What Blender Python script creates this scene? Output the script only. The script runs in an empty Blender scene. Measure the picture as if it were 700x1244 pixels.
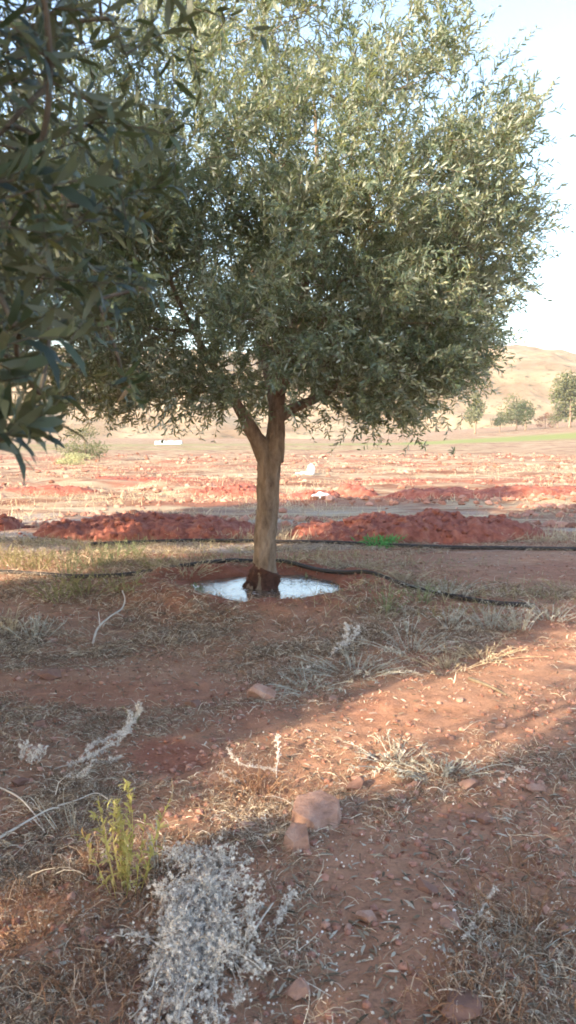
import bpy, math, random
import numpy as np
from mathutils import Vector

R = math.radians
rng = np.random.default_rng(7)
random.seed(7)
S = bpy.context.scene
C = S.collection

# ------------------------------------------------------------------ camera numbers
FPX, PITCH, CAMZ = 995.0, R(5.4), 1.5
cp, sp = math.cos(PITCH), math.sin(PITCH)

def ray(px, py):
    dx = (px - 350) / FPX
    dy = (622 - py) / FPX
    return np.array([dx, cp + dy * sp, -sp + dy * cp])

def at(px, py, Y):                        # point seen at a pixel, Y metres ahead
    d = ray(px, py)
    p = d * (Y / d[1])
    return np.array([p[0], Y, CAMZ + p[2]])

def project(p):
    p = np.asarray(p, float)
    x, y, z = p[..., 0], p[..., 1], p[..., 2] - CAMZ
    f = y * cp - z * sp
    u = y * sp + z * cp
    f = np.where(np.abs(f) < 1e-4, 1e-4, f)
    return 350 + FPX * x / f, 622 - FPX * u / f, f

# ------------------------------------------------------------------ noise
def _h(ix, iy, iz, seed):
    n = (ix.astype(np.int64) * 374761393 + iy.astype(np.int64) * 668265263 + iz.astype(np.int64) * 2147483647 + seed * 1274126177) & 0xFFFFFFFF
    n = ((n ^ (n >> 13)) * 1274126177) & 0xFFFFFFFF
    n = ((n ^ (n >> 16)) * 2246822519) & 0xFFFFFFFF
    return ((n ^ (n >> 15)) & 0xFFFFFF) / float(0xFFFFFF)

def vnoise(x, y, z=None, seed=0):         # value noise -1..1
    x = np.asarray(x, float); y = np.asarray(y, float)
    fx, fy = np.floor(x), np.floor(y)
    tx, ty = x - fx, y - fy
    tx = tx * tx * tx * (tx * (tx * 6 - 15) + 10); ty = ty * ty * ty * (ty * (ty * 6 - 15) + 10)
    if z is None:
        zz = np.zeros_like(fx)
        a, b = _h(fx, fy, zz, seed), _h(fx + 1, fy, zz, seed)
        c, d = _h(fx, fy + 1, zz, seed), _h(fx + 1, fy + 1, zz, seed)
        return (a + (b - a) * tx + (c - a) * ty + (a - b - c + d) * tx * ty) * 2 - 1
    z = np.asarray(z, float); fz = np.floor(z); tz = z - fz; tz = tz * tz * (3 - 2 * tz)
    def pl(k):
        a, b = _h(fx, fy, fz + k, seed), _h(fx + 1, fy, fz + k, seed)
        c, d = _h(fx, fy + 1, fz + k, seed), _h(fx + 1, fy + 1, fz + k, seed)
        return a + (b - a) * tx + (c - a) * ty + (a - b - c + d) * tx * ty
    p0, p1 = pl(0), pl(1)
    return (p0 + (p1 - p0) * tz) * 2 - 1

def fbm(x, y, z=None, oct=4, seed=0):
    s, a, f = 0, 0.5, 1.0
    for o in range(oct):
        s = s + a * (vnoise(np.asarray(x) * f + 17.3 * o, np.asarray(y) * f - 9.1 * o, None if z is None else np.asarray(z) * f, seed + o))
        a *= 0.5; f *= 2.03
    return s

def sstep(a, b, x):
    t = np.clip((np.asarray(x, float) - a) / (b - a), 0, 1)
    return t * t * (3 - 2 * t)

def nrm(v):
    return v / np.maximum(np.linalg.norm(v, axis=-1, keepdims=True), 1e-9)

# ------------------------------------------------------------------ ground height
TREE = np.array([-0.24, 7.86])

def basin(x, y):
    dx, dy = x - TREE[0] - 0.02, (y - TREE[1] + 0.02)
    r = np.hypot(dx, dy) * (1 + 0.16 * fbm(x * 1.6, y * 1.6, seed=31) + 0.10 * fbm(x * 7, y * 7, seed=32))
    rim = 0.115 * np.exp(-((r - 1.06) / 0.30) ** 2) * (1 + 0.5 * fbm(x * 4, y * 4, seed=33))
    pit = -0.13 * (1 - sstep(0.42, 0.80, r))
    mid = 0.10 * np.exp(-(np.hypot(x - TREE[0], y - TREE[1]) / 0.2) ** 2)
    return rim + pit + mid, r

def gh(x, y):
    x = np.asarray(x, float); y = np.asarray(y, float)
    b, r = basin(x, y)
    near = 1 - sstep(14, 40, np.hypot(x, y))
    h = 0.05 * fbm(x / 2.2, y / 2.2, oct=3, seed=3)
    h = h + near * (0.022 * fbm(x * 2.2, y * 2.2, oct=4, seed=5) + 0.011 * np.abs(fbm(x * 9, y * 9, oct=3, seed=8)))
    f = sstep(13, 20, y) * (1 - sstep(90, 150, y))
    h = h + f * (0.15 * fbm(x / 5.0, y / 1.3, oct=4, seed=12) + 0.14 * fbm(x / 1.2, y / 0.9, oct=4, seed=14))
    rise = np.clip(1.6 + (x - 37) * 0.07, 0.2, 5.5)
    h = h + sstep(70, 175, y) * rise
    return h + b

def P(px, py):                            # where a pixel's ray meets the ground
    d = ray(px, py); z = 0.0
    for _ in range(12):
        t = (z - CAMZ) / d[2]
        z = 0.5 * z + 0.5 * float(gh(d[0] * t, d[1] * t))
    t = (z - CAMZ) / d[2]
    return np.array([d[0] * t, d[1] * t, z])

# ------------------------------------------------------------------ mesh helper
class MB:
    def __init__(s):
        s.v, s.f, s.n = [], [], 0
    def add(s, verts, faces, mat=0):
        verts = np.asarray(verts, float).reshape(-1, 3)
        for f in (faces if isinstance(faces, list) else [faces]):
            f = np.asarray(f, np.int64)
            if len(f): s.f.append((f + s.n, mat))
        s.v.append(verts); s.n += len(verts)
    def build(s, name, mats, parent=None, smooth=True, loc=(0, 0, 0), attrs=None):
        me = bpy.data.meshes.new(name)
        V = np.concatenate(s.v) - np.asarray(loc, float)
        me.vertices.add(len(V)); me.vertices.foreach_set('co', V.astype(np.float32).ravel())
        li = np.concatenate([f.ravel() for f, m in s.f]).astype(np.int32)
        tot = np.concatenate([np.full(len(f), f.shape[1]) for f, m in s.f]).astype(np.int32)
        mi = np.concatenate([np.full(len(f), m) for f, m in s.f]).astype(np.int32)
        st = np.concatenate([[0], np.cumsum(tot)[:-1]]).astype(np.int32)
        me.loops.add(len(li)); me.loops.foreach_set('vertex_index', li)
        me.polygons.add(len(tot)); me.polygons.foreach_set('loop_start', st); me.polygons.foreach_set('loop_total', tot)
        me.polygons.foreach_set('material_index', mi)
        me.polygons.foreach_set('use_smooth', np.full(len(tot), smooth))
        for m in (mats if isinstance(mats, (list, tuple)) else [mats]): me.materials.append(m)
        for k, a in (attrs or {}).items():
            at_ = me.attributes.new(k, 'FLOAT', 'POINT'); at_.data.foreach_set('value', np.asarray(a, np.float32))
        me.update(calc_edges=True)
        o = bpy.data.objects.new(name, me); C.objects.link(o)
        o.location = loc
        if parent is not None:
            o.parent = parent
            o.location = Vector(loc) - parent.location
        return o

def tube(mb, pts, rad, n=8, mat=0, wob=0.0, seed=0, cap=True):
    pts = np.asarray(pts, float); rad = np.broadcast_to(np.asarray(rad, float), (len(pts),))
    T = nrm(np.gradient(pts, axis=0))
    ref = np.array([0, 0, 1.0]) if abs(T[0][2]) < 0.8 else np.array([0, 1.0, 0])
    u = nrm(np.cross(T[0], ref)); us = []
    for t in T:
        u = nrm(u - t * np.dot(u, t)); us.append(u)
    us = np.array(us); vs = np.cross(T, us)
    a = np.linspace(0, 2 * math.pi, n, endpoint=False)
    ring = pts[:, None] + rad[:, None, None] * (np.cos(a)[None, :, None] * us[:, None] + np.sin(a)[None, :, None] * vs[:, None])
    if wob:
        c = ring - pts[:, None]
        k = 1 + wob * (fbm(ring[..., 0] * 14, ring[..., 1] * 14, ring[..., 2] * 5, 3, seed) + 0.7 * fbm(ring[..., 0] * 40, ring[..., 1] * 40, ring[..., 2] * 12, 2, seed + 4))
        ring = pts[:, None] + c * k[..., None]
    m = len(pts)
    i, j = np.meshgrid(np.arange(m - 1), np.arange(n), indexing='ij')
    q = np.stack([i * n + j, i * n + (j + 1) % n, (i + 1) * n + (j + 1) % n, (i + 1) * n + j], -1).reshape(-1, 4)
    V = ring.reshape(-1, 3); fs = [q]
    if cap:
        V = np.concatenate([V, pts[:1], pts[-1:]])
        jj = np.arange(n)
        fs.append(np.stack([np.full(n, m * n), (jj + 1) % n, jj], -1))
        fs.append(np.stack([np.full(n, m * n + 1), (m - 1) * n + jj, (m - 1) * n + (jj + 1) % n], -1))
    mb.add(V, fs, mat)

def smooth_path(pts, k=6):
    pts = np.asarray(pts, float)
    P_ = np.concatenate([[2 * pts[0] - pts[1]], pts, [2 * pts[-1] - pts[-2]]]); out = []
    for i in range(1, len(P_) - 2):
        a, b, c, d = P_[i - 1], P_[i], P_[i + 1], P_[i + 2]
        for t in np.linspace(0, 1, k, endpoint=False):
            out.append(0.5 * (2 * b + (c - a) * t + (2 * a - 5 * b + 4 * c - d) * t * t + (3 * b - a - 3 * c + d) * t ** 3))
    out.append(pts[-1]); return np.array(out)

def thing(name, label, cat, loc=(0, 0, 0), group=None):
    o = bpy.data.objects.new(name, None); C.objects.link(o); o.location = loc
    return tag(o, label, cat, group)

def tag(o, label, cat, group=None, kind=None):
    o['label'] = label; o['category'] = cat
    if group: o['group'] = group
    if kind: o['kind'] = kind
    return o

def dup(root, loc, rotz, scale, label, group=None):
    r = root.copy(); C.objects.link(r); r.location = loc; r.rotation_euler = (0, 0, rotz); r.scale = (scale,) * 3
    r['label'] = label
    if group: r['group'] = group
    for ch in list(root.children):
        c = ch.copy(); C.objects.link(c); c.parent = r
        for g in list(ch.children):
            d = g.copy(); C.objects.link(d); d.parent = c
    return r

# ------------------------------------------------------------------ materials
def mat(name):
    m = bpy.data.materials.new(name); m.use_nodes = True
    nt = m.node_tree; return m, nt, nt.nodes['Principled BSDF'], nt.nodes['Material Output']

def node(nt, t, **kw):
    n = nt.nodes.new(t)
    for k, v in kw.items(): setattr(n, k, v)
    return n

def noise(nt, scale, detail=4, rough=0.6, vec=None, stretch=None):
    n = node(nt, 'ShaderNodeTexNoise'); n.inputs['Scale'].default_value = scale
    n.inputs['Detail'].default_value = detail; n.inputs['Roughness'].default_value = rough
    tc = node(nt, 'ShaderNodeNewGeometry')
    src = tc.outputs['Position']
    if stretch:
        mp = node(nt, 'ShaderNodeMapping'); mp.inputs['Scale'].default_value = stretch
        nt.links.new(src, mp.inputs['Vector']); src = mp.outputs['Vector']
    nt.links.new(src, n.inputs['Vector'])
    return n.outputs['Fac']

def ramp(nt, fac, stops):
    r = node(nt, 'ShaderNodeValToRGB'); e = r.color_ramp.elements
    while len(e) < len(stops): e.new(0.5)
    for k, (p, c) in enumerate(stops):
        e[k].position = p; e[k].color = (*c, 1) if len(c) == 3 else c
    nt.links.new(fac, r.inputs['Fac']); return r.outputs['Color']

def mix(nt, fac, a, b, mode='MIX'):
    n = node(nt, 'ShaderNodeMix', data_type='RGBA', blend_type=mode)
    for s, v in ((n.inputs[0], fac), (n.inputs[6], a), (n.inputs[7], b)):
        if hasattr(v, 'links'): nt.links.new(v, s)
        elif isinstance(v, (int, float)): s.default_value = v
        else: s.default_value = (*v, 1)
    return n.outputs[2]

def rangef(nt, v, a, b):
    n = node(nt, 'ShaderNodeMapRange', interpolation_type='SMOOTHSTEP')
    n.inputs['From Min'].default_value = a; n.inputs['From Max'].default_value = b
    nt.links.new(v, n.inputs['Value']); return n.outputs['Result']

def bump(nt, bsdf, parts):
    prev = None
    for h, st, dist in parts:
        b = node(nt, 'ShaderNodeBump'); b.inputs['Strength'].default_value = st; b.inputs['Distance'].default_value = dist
        nt.links.new(h, b.inputs['Height'])
        if prev is not None: nt.links.new(prev, b.inputs['Normal'])
        prev = b.outputs['Normal']
    nt.links.new(prev, bsdf.inputs['Normal'])

def attr(nt, name):
    return node(nt, 'ShaderNodeAttribute', attribute_name=name).outputs['Fac']

def leaf_mat(name, tops, under, trans, tfac=0.28, rough=0.5, spec=0.35, k=1.0):
    tops = [(p, sc(c, k)) for p, c in tops]; under = sc(under, k); trans = sc(trans, k)
    m, nt, b, out = mat(name)
    g = node(nt, 'ShaderNodeNewGeometry')
    top = ramp(nt, g.outputs['Random Per Island'], tops)
    col = mix(nt, g.outputs['Backfacing'], top, under)
    nt.links.new(col, b.inputs['Base Color'])
    b.inputs['Roughness'].default_value = rough; b.inputs['Specular IOR Level'].default_value = spec
    t = node(nt, 'ShaderNodeBsdfTranslucent'); t.inputs['Color'].default_value = (*trans, 1)
    mx = node(nt, 'ShaderNodeMixShader'); mx.inputs[0].default_value = tfac
    nt.links.new(b.outputs[0], mx.inputs[1]); nt.links.new(t.outputs[0], mx.inputs[2])
    nt.links.new(mx.outputs[0], out.inputs['Surface'])
    return m

def island_mat(name, stops, rough=0.9, trans=None, tfac=0.25, k=1.22):
    stops = [(p, sc(c, k)) for p, c in stops]; trans = sc(trans, k) if trans else None
    m, nt, b, out = mat(name)
    g = node(nt, 'ShaderNodeNewGeometry')
    nt.links.new(ramp(nt, g.outputs['Random Per Island'], stops), b.inputs['Base Color'])
    b.inputs['Roughness'].default_value = rough; b.inputs['Specular IOR Level'].default_value = 0.15
    if trans:
        t = node(nt, 'ShaderNodeBsdfTranslucent'); t.inputs['Color'].default_value = (*trans, 1)
        mx = node(nt, 'ShaderNodeMixShader'); mx.inputs[0].default_value = tfac
        nt.links.new(b.outputs[0], mx.inputs[1]); nt.links.new(t.outputs[0], mx.inputs[2])
        nt.links.new(mx.outputs[0], out.inputs['Surface'])
    return m

def sc(c, k): return tuple(v * k for v in c)
M = {}
# soil sheet
def make_ground_mat():
    m, nt, b, out = mat('soil')
    n1 = noise(nt, 0.9, 5); n2 = noise(nt, 7, 6, 0.65); n3 = noise(nt, 70, 4, 0.7)
    base = ramp(nt, n2, [(0.25, (0.235, 0.115, 0.070)), (0.55, (0.38, 0.198, 0.123)), (0.8, (0.46, 0.26, 0.172))])
    base = mix(nt, rangef(nt, n1, 0.4, 0.65), base, mix(nt, 0.5, base, (0.32, 0.19, 0.125)))
    base = mix(nt, attr(nt, 'red'), base, ramp(nt, n2, [(0.3, (0.22, 0.072, 0.044)), (0.7, (0.34, 0.125, 0.080))]))
    streak = noise(nt, 1.0, 8, 0.72, stretch=(0.3, 1.1, 1))
    strawc = ramp(nt, streak, [(0.38, (0.165, 0.075, 0.048)), (0.45, (0.245, 0.140, 0.090)), (0.53, (0.335, 0.245, 0.160)), (0.64, (0.43, 0.355, 0.245))])
    base = mix(nt, attr(nt, 'straw'), base, strawc)
    base = mix(nt, attr(nt, 'green'), base, (0.22, 0.24, 0.08))
    base = mix(nt, attr(nt, 'pale'), base, (0.36, 0.31, 0.27))
    sp_ = ramp(nt, n3, [(0.3, (0.62, 0.62, 0.62)), (0.5, (1, 1, 1)), (0.72, (1.25, 1.2, 1.15))])
    base = mix(nt, 0.8, base, sp_, 'MULTIPLY')
    base = mix(nt, attr(nt, 'wet'), base, mix(nt, 1.0, base, (0.55, 0.45, 0.42), 'MULTIPLY'))
    nt.links.new(base, b.inputs['Base Color'])
    b.inputs['Roughness'].default_value = 0.95; b.inputs['Specular IOR Level'].default_value = 0.12
    bump(nt, b, [(n2, 0.5, 0.03), (n3, 0.6, 0.008)])
    return m
M['soil'] = make_ground_mat()

def simple_noise_mat(name, c1, c2, scale, rough=0.9, bs=0.4, bd=0.01, stretch=None, c3=None, spec=0.2, k=0.97):
    c1 = sc(c1, k); c2 = sc(c2, k); c3 = sc(c3, k) if c3 else None
    m, nt, b, out = mat(name)
    n = noise(nt, scale, 6, 0.65, stretch=stretch)
    st = [(0.3, c1), (0.7, c2)] if c3 is None else [(0.3, c1), (0.5, c2), (0.72, c3)]
    nt.links.new(ramp(nt, n, st), b.inputs['Base Color'])
    b.inputs['Roughness'].default_value = rough; b.inputs['Specular IOR Level'].default_value = spec
    n2 = noise(nt, scale * 4, 4, 0.7, stretch=stretch)
    bump(nt, b, [(n, bs, bd), (n2, bs, bd * 0.3)])
    return m

M['mound'] = simple_noise_mat('red_soil', (0.20, 0.062, 0.043), (0.31, 0.105, 0.074), 7, c3=(0.42, 0.19, 0.135), bs=0.7, bd=0.04)
M['bark'] = simple_noise_mat('bark', (0.12, 0.080, 0.055), (0.26, 0.185, 0.132), 14, stretch=(1, 1, 0.4), c3=(0.40, 0.30, 0.22), bs=1.0, bd=0.025)
M['twig'] = simple_noise_mat('twig_bark', (0.13, 0.10, 0.07), (0.24, 0.19, 0.13), 30)
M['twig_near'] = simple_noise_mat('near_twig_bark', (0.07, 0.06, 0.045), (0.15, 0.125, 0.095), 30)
M['rootsoil'] = simple_noise_mat('root_soil', (0.07, 0.032, 0.022), (0.16, 0.070, 0.048), 26, bs=0.8, bd=0.03)
M['stone'] = simple_noise_mat('stone', (0.25, 0.14, 0.10), (0.37, 0.215, 0.160), 17, bs=0.8, bd=0.010, c3=(0.46, 0.30, 0.235))
M['stone_dark'] = simple_noise_mat('stone_dusty', (0.18, 0.095, 0.07), (0.27, 0.15, 0.115), 20, bs=0.5, bd=0.006)
M['hose'] = simple_noise_mat('black_hose', (0.018, 0.015, 0.014), (0.05, 0.036, 0.03), 12, rough=0.6, bs=0.1, bd=0.002, spec=0.4)
M['white_plastic'] = simple_noise_mat('white_plastic', (0.70, 0.70, 0.70), (0.82, 0.82, 0.82), 8, k=1.0, rough=0.5, bs=0.3, bd=0.02)
M['hill'] = None
M['leaf'] = leaf_mat('olive_leaf', [(0.0, (0.052, 0.082, 0.060)), (0.5, (0.096, 0.131, 0.098)), (0.85, (0.158, 0.186, 0.126)), (1.0, (0.29, 0.29, 0.16))],
                     (0.34, 0.365, 0.305), (0.44, 0.47, 0.14), 0.28)
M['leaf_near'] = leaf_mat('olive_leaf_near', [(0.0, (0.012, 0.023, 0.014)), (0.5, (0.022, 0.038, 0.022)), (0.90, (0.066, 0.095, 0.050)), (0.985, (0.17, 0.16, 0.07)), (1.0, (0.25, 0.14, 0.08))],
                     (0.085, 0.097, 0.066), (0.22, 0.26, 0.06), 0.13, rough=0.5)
M['far_leaf'] = leaf_mat('far_leaf', [(0, (0.10, 0.12, 0.06)), (1, (0.17, 0.17, 0.09))], (0.16, 0.17, 0.10), (0.2, 0.22, 0.08), 0.2, 0.8, 0.1)
M['far_leaf_dark'] = leaf_mat('far_leaf_dark', [(0, (0.055, 0.075, 0.04)), (1, (0.10, 0.115, 0.06))], (0.10, 0.12, 0.07), (0.12, 0.15, 0.05), 0.15, 0.8, 0.1)
M['far_leaf_red'] = leaf_mat('far_leaf_red', [(0, (0.20, 0.09, 0.055)), (1, (0.28, 0.14, 0.09))], (0.24, 0.13, 0.09), (0.2, 0.1, 0.05), 0.15, 0.8, 0.1)
M['straw'] = island_mat('straw', [(0, (0.075, 0.046, 0.030)), (0.35, (0.185, 0.125, 0.084)), (0.65, (0.32, 0.24, 0.165)), (0.88, (0.48, 0.385, 0.28)), (1, (0.70, 0.60, 0.47))])
M['straw_rust'] = island_mat('rust_straw', [(0, (0.14, 0.07, 0.042)), (0.5, (0.27, 0.145, 0.085)), (0.85, (0.38, 0.25, 0.16)), (1, (0.55, 0.44, 0.34))], trans=(0.35, 0.19, 0.1))
M['straw_pale'] = island_mat('pale_straw', [(0, (0.28, 0.205, 0.13)), (0.6, (0.42, 0.33, 0.22)), (1, (0.56, 0.47, 0.34))], trans=(0.4, 0.32, 0.2))
M['grey_weed'] = island_mat('grey_weed', [(0, (0.20, 0.17, 0.13)), (0.5, (0.36, 0.33, 0.27)), (1, (0.54, 0.51, 0.44))], trans=(0.4, 0.36, 0.28))
M['olive_weed'] = island_mat('olive_weed', [(0, (0.12, 0.105, 0.05)), (0.5, (0.21, 0.18, 0.09)), (0.85, (0.32, 0.26, 0.15)), (1, (0.44, 0.36, 0.23))], trans=(0.35, 0.34, 0.10))
M['low_grass'] = island_mat('low_grass', [(0, (0.13, 0.11, 0.06)), (0.5, (0.25, 0.205, 0.12)), (0.85, (0.38, 0.31, 0.19)), (1, (0.50, 0.43, 0.29))], trans=(0.35, 0.3, 0.12))
M['green_weed'] = island_mat('green_weed', [(0, (0.05, 0.14, 0.04)), (0.6, (0.08, 0.24, 0.07)), (1, (0.14, 0.34, 0.12))], trans=(0.15, 0.40, 0.10))
M['lime_leaf'] = island_mat('lime_leaf', [(0, (0.25, 0.22, 0.085)), (0.5, (0.38, 0.335, 0.13)), (0.8, (0.48, 0.42, 0.20)), (1, (0.46, 0.25, 0.13))], trans=(0.50, 0.46, 0.10), tfac=0.4)
M['pale_green'] = island_mat('pale_green', [(0, (0.20, 0.20, 0.10)), (0.6, (0.31, 0.31, 0.17)), (1, (0.42, 0.40, 0.24))], trans=(0.32, 0.33, 0.14))
M['dusty_leaf'] = island_mat('dusty_leaf', [(0, (0.12, 0.14, 0.07)), (0.5, (0.20, 0.22, 0.12)), (1, (0.30, 0.29, 0.17))], trans=(0.28, 0.30, 0.10))
M['wool'] = island_mat('wool', [(0, (0.40, 0.32, 0.25)), (0.4, (0.64, 0.56, 0.47)), (0.8, (0.80, 0.73, 0.65)), (1, (0.85, 0.81, 0.77))], rough=1.0, trans=(0.6, 0.57, 0.55), tfac=0.2)
M['wool_core'] = island_mat('wool_core', [(0, (0.22, 0.16, 0.12)), (0.45, (0.40, 0.34, 0.29)), (0.8, (0.60, 0.53, 0.46)), (1, (0.72, 0.66, 0.60))], rough=1.0)
M['wool_stem'] = island_mat('wool_stem', [(0, (0.36, 0.29, 0.23)), (1, (0.56, 0.49, 0.42))])
M['fallen'] = island_mat('fallen_leaf', [(0, (0.06, 0.045, 0.03)), (0.4, (0.15, 0.11, 0.075)), (0.75, (0.28, 0.235, 0.175)), (1, (0.42, 0.38, 0.31))])
M['crumb'] = island_mat('soil_crumb', [(0, (0.17, 0.075, 0.05)), (0.6, (0.30, 0.15, 0.11)), (1, (0.40, 0.23, 0.17))])

def make_water():
    m, nt, b, out = mat('water')
    n = noise(nt, 9, 4, 0.6); n2 = noise(nt, 34, 3, 0.6)
    pale_spots = rangef(nt, noise(nt, 11, 5, 0.75), 0.57, 0.72)  # noise blotches that turn the brown water off-white and rougher
    col = mix(nt, pale_spots, (0.17, 0.115, 0.085), (0.60, 0.58, 0.57))
    nt.links.new(col, b.inputs['Base Color'])
    r = node(nt, 'ShaderNodeMapRange'); r.inputs['To Min'].default_value = 0.05; r.inputs['To Max'].default_value = 0.6
    nt.links.new(pale_spots, r.inputs['Value']); nt.links.new(r.outputs['Result'], b.inputs['Roughness'])
    b.inputs['IOR'].default_value = 1.333; b.inputs['Specular IOR Level'].default_value = 1.0
    bump(nt, b, [(n, 0.22, 0.02), (n2, 0.15, 0.006)])
    return m
M['water'] = make_water()

def make_hill_mat():
    m, nt, b, out = mat('hill_earth')
    n = noise(nt, 0.03, 7, 0.65); n2 = noise(nt, 0.22, 5, 0.7)
    c = ramp(nt, n, [(0.34, (0.19, 0.125, 0.075)), (0.5, (0.30, 0.215, 0.135)), (0.66, (0.39, 0.30, 0.20))])
    c = mix(nt, rangef(nt, n2, 0.57, 0.64), c, (0.085, 0.075, 0.045))
    nt.links.new(c, b.inputs['Base Color']); b.inputs['Roughness'].default_value = 1; b.inputs['Specular IOR Level'].default_value = 0.05
    bump(nt, b, [(n, 0.6, 6.0)])
    return m
M['hill'] = make_hill_mat()

# ------------------------------------------------------------------ the ground sheet
def axis(lo, hi, d0, d1, step, grow, lim_lo, lim_hi):
    mid = list(np.arange(d0, d1, step)); a = [d0]; s = step
    while a[-1] > lim_lo: s *= grow; a.append(a[-1] - s)
    b = [mid[-1]]; s = step
    while b[-1] < lim_hi: s *= grow; b.append(b[-1] + s)
    return np.array(a[::-1][:-1] + mid + b[1:])

def ellmask(px, py, cx, cy, rx, ry, soft=0.35):
    d = np.sqrt(((px - cx) / rx) ** 2 + ((py - cy) / ry) ** 2)
    return 1 - sstep(1 - soft, 1 + soft, d)

def bare_at(x, y):                        # where the soil lies open between the litter
    px, py, f = project(np.stack([x, y, 0 * x], -1))
    w1 = 26 * fbm(x * 1.7, y * 1.7, seed=51); w2 = 16 * fbm(x * 1.7 + 9, y * 1.7, seed=52)
    px = px + w1; py = py + w2
    m = 0
    for e in [(470, 1160, 85, 130), (425, 1050, 50, 60), (560, 1005, 60, 26), (110, 832, 230, 20), (205, 918, 58, 26), (390, 868, 130, 22),
              (610, 858, 150, 46), (660, 800, 90, 40), (620, 690, 120, 26), (500, 840, 90, 22), (640, 890, 70, 22), (560, 1130, 0.1, 0.1)]:
        m = np.maximum(m, ellmask(px, py, *e))
    return m * (f > 0)

def build_ground():
    xs = axis(0, 0, -3.2, 3.2, 0.024, 1.038, -500, 500)
    ys = axis(0, 0, 1.5, 13.5, 0.027, 1.026, -45, 900)
    X, Y = np.meshgrid(xs, ys)
    Z = gh(X, Y)
    n, m = X.shape
    V = np.stack([X, Y, Z], -1).reshape(-1, 3)
    i, j = np.meshgrid(np.arange(n - 1), np.arange(m - 1), indexing='ij')
    q = np.stack([i * m + j, i * m + j + 1, (i + 1) * m + j + 1, (i + 1) * m + j], -1).reshape(-1, 4)
    x, y = V[:, 0], V[:, 1]
    px, py, f = project(V); vis = f > 0
    b_, r = basin(x, y)
    red = 0.95 * np.exp(-((r - 0.9) / 0.33) ** 2)
    red = np.maximum(red, 0.75 * ellmask(px, py, 205, 918, 52, 22) * vis)
    band = fbm(x / 9, y / 3.0, seed=61)
    red = np.maximum(red, sstep(14, 20, y) * (1 - sstep(45, 80, y)) * sstep(0.08, 0.28, fbm(x / 7, y / 2.0, seed=64)) * 0.95)
    red = np.maximum(red, 0.35 * sstep(0.05, 0.3, fbm(x / 1.5, y / 1.5, seed=66)) * (y < 14))
    straw = sstep(11.3, 14.5, y + 1.2 * fbm(x / 2, y / 2, seed=70) - 0.25 * np.clip(x, 0, 6)) * (1 - 0.35 * sstep(150, 260, y))
    straw = straw * (1 - 0.85 * red)
    green = sstep(0, 10, y - (103 + 0.28 * x)) * (1 - sstep(18, 30, y - (103 + 0.28 * x))) * (0.55 + 0.45 * sstep(-5, 25, x))
    green = np.maximum(green, sstep(0, 6, y - 78) * (1 - sstep(6, 16, y - 78)) * (1 - sstep(0, 25, x)) * 0.5)
    pale = (1 - sstep(14, 18, y)) * sstep(9.2, 10.0, y) * sstep(0.02, 0.3, fbm(x / 2.5, y / 1.1, seed=75)) * 0.8
    wet = (1 - sstep(0.62, 0.86, r)) * 0.9
    mb = MB(); mb.add(V, q)
    o = mb.build('ground', M['soil'], attrs=dict(red=red, straw=straw, green=green, pale=pale, wet=wet))
    o['kind'] = 'structure'
build_ground()

# water in the basin
def build_water():
    mb = MB(); rr = np.linspace(0, 1.0, 18); n = 64
    a = np.linspace(0, 2 * math.pi, n, endpoint=False)
    V = np.array([[TREE[0] + r * math.cos(t) * 0.9, TREE[1] + r * math.sin(t) * 0.9, 0.022] for r in rr[1:] for t in a])
    V = np.concatenate([V, [[TREE[0], TREE[1], 0.022]]])
    i, j = np.meshgrid(np.arange(len(rr) - 2), np.arange(n), indexing='ij')
    q = np.stack([i * n + j, i * n + (j + 1) % n, (i + 1) * n + (j + 1) % n, (i + 1) * n + j], -1).reshape(-1, 4)
    jj = np.arange(n); t = np.stack([np.full(n, len(V) - 1), jj, (jj + 1) % n], -1)
    mb.add(V, [q, t]); o = mb.build('water', M['water']); o['kind'] = 'structure'
build_water()

# far hill
def build_hill():
    xs = np.linspace(-520, 560, 240); ys = np.concatenate([np.linspace(215, 560, 130), np.linspace(570, 900, 20)])
    X, Y = np.meshgrid(xs, ys)
    ridge = 54 + 5 * fbm(X / 140, Y * 0 + 2.0, oct=3, seed=80) + 7 * np.exp(-((X - 128) / 26) ** 2) - 3.5 * sstep(140, 170, X)
    up = sstep(225, 545, Y) ** 0.9
    g = 1 - np.abs(fbm(X / 75, Y / 110, oct=5, seed=83))
    Z = -3 + up * ridge + (g - 0.75) * 16 * sstep(230, 330, Y) * (1 - 0.6 * sstep(480, 560, Y)) + 2.5 * fbm(X / 18, Y / 18, oct=3, seed=85) * sstep(230, 300, Y)
    Z = Z - 30 * sstep(600, 900, Y)
    n, m = X.shape
    i, j = np.meshgrid(np.arange(n - 1), np.arange(m - 1), indexing='ij')
    q = np.stack([i * m + j, i * m + j + 1, (i + 1) * m + j + 1, (i + 1) * m + j], -1).reshape(-1, 4)
    mb = MB(); mb.add(np.stack([X, Y, Z], -1).reshape(-1, 3), q)
    o = mb.build('hill', M['hill']); o['kind'] = 'structure'
build_hill()

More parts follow.
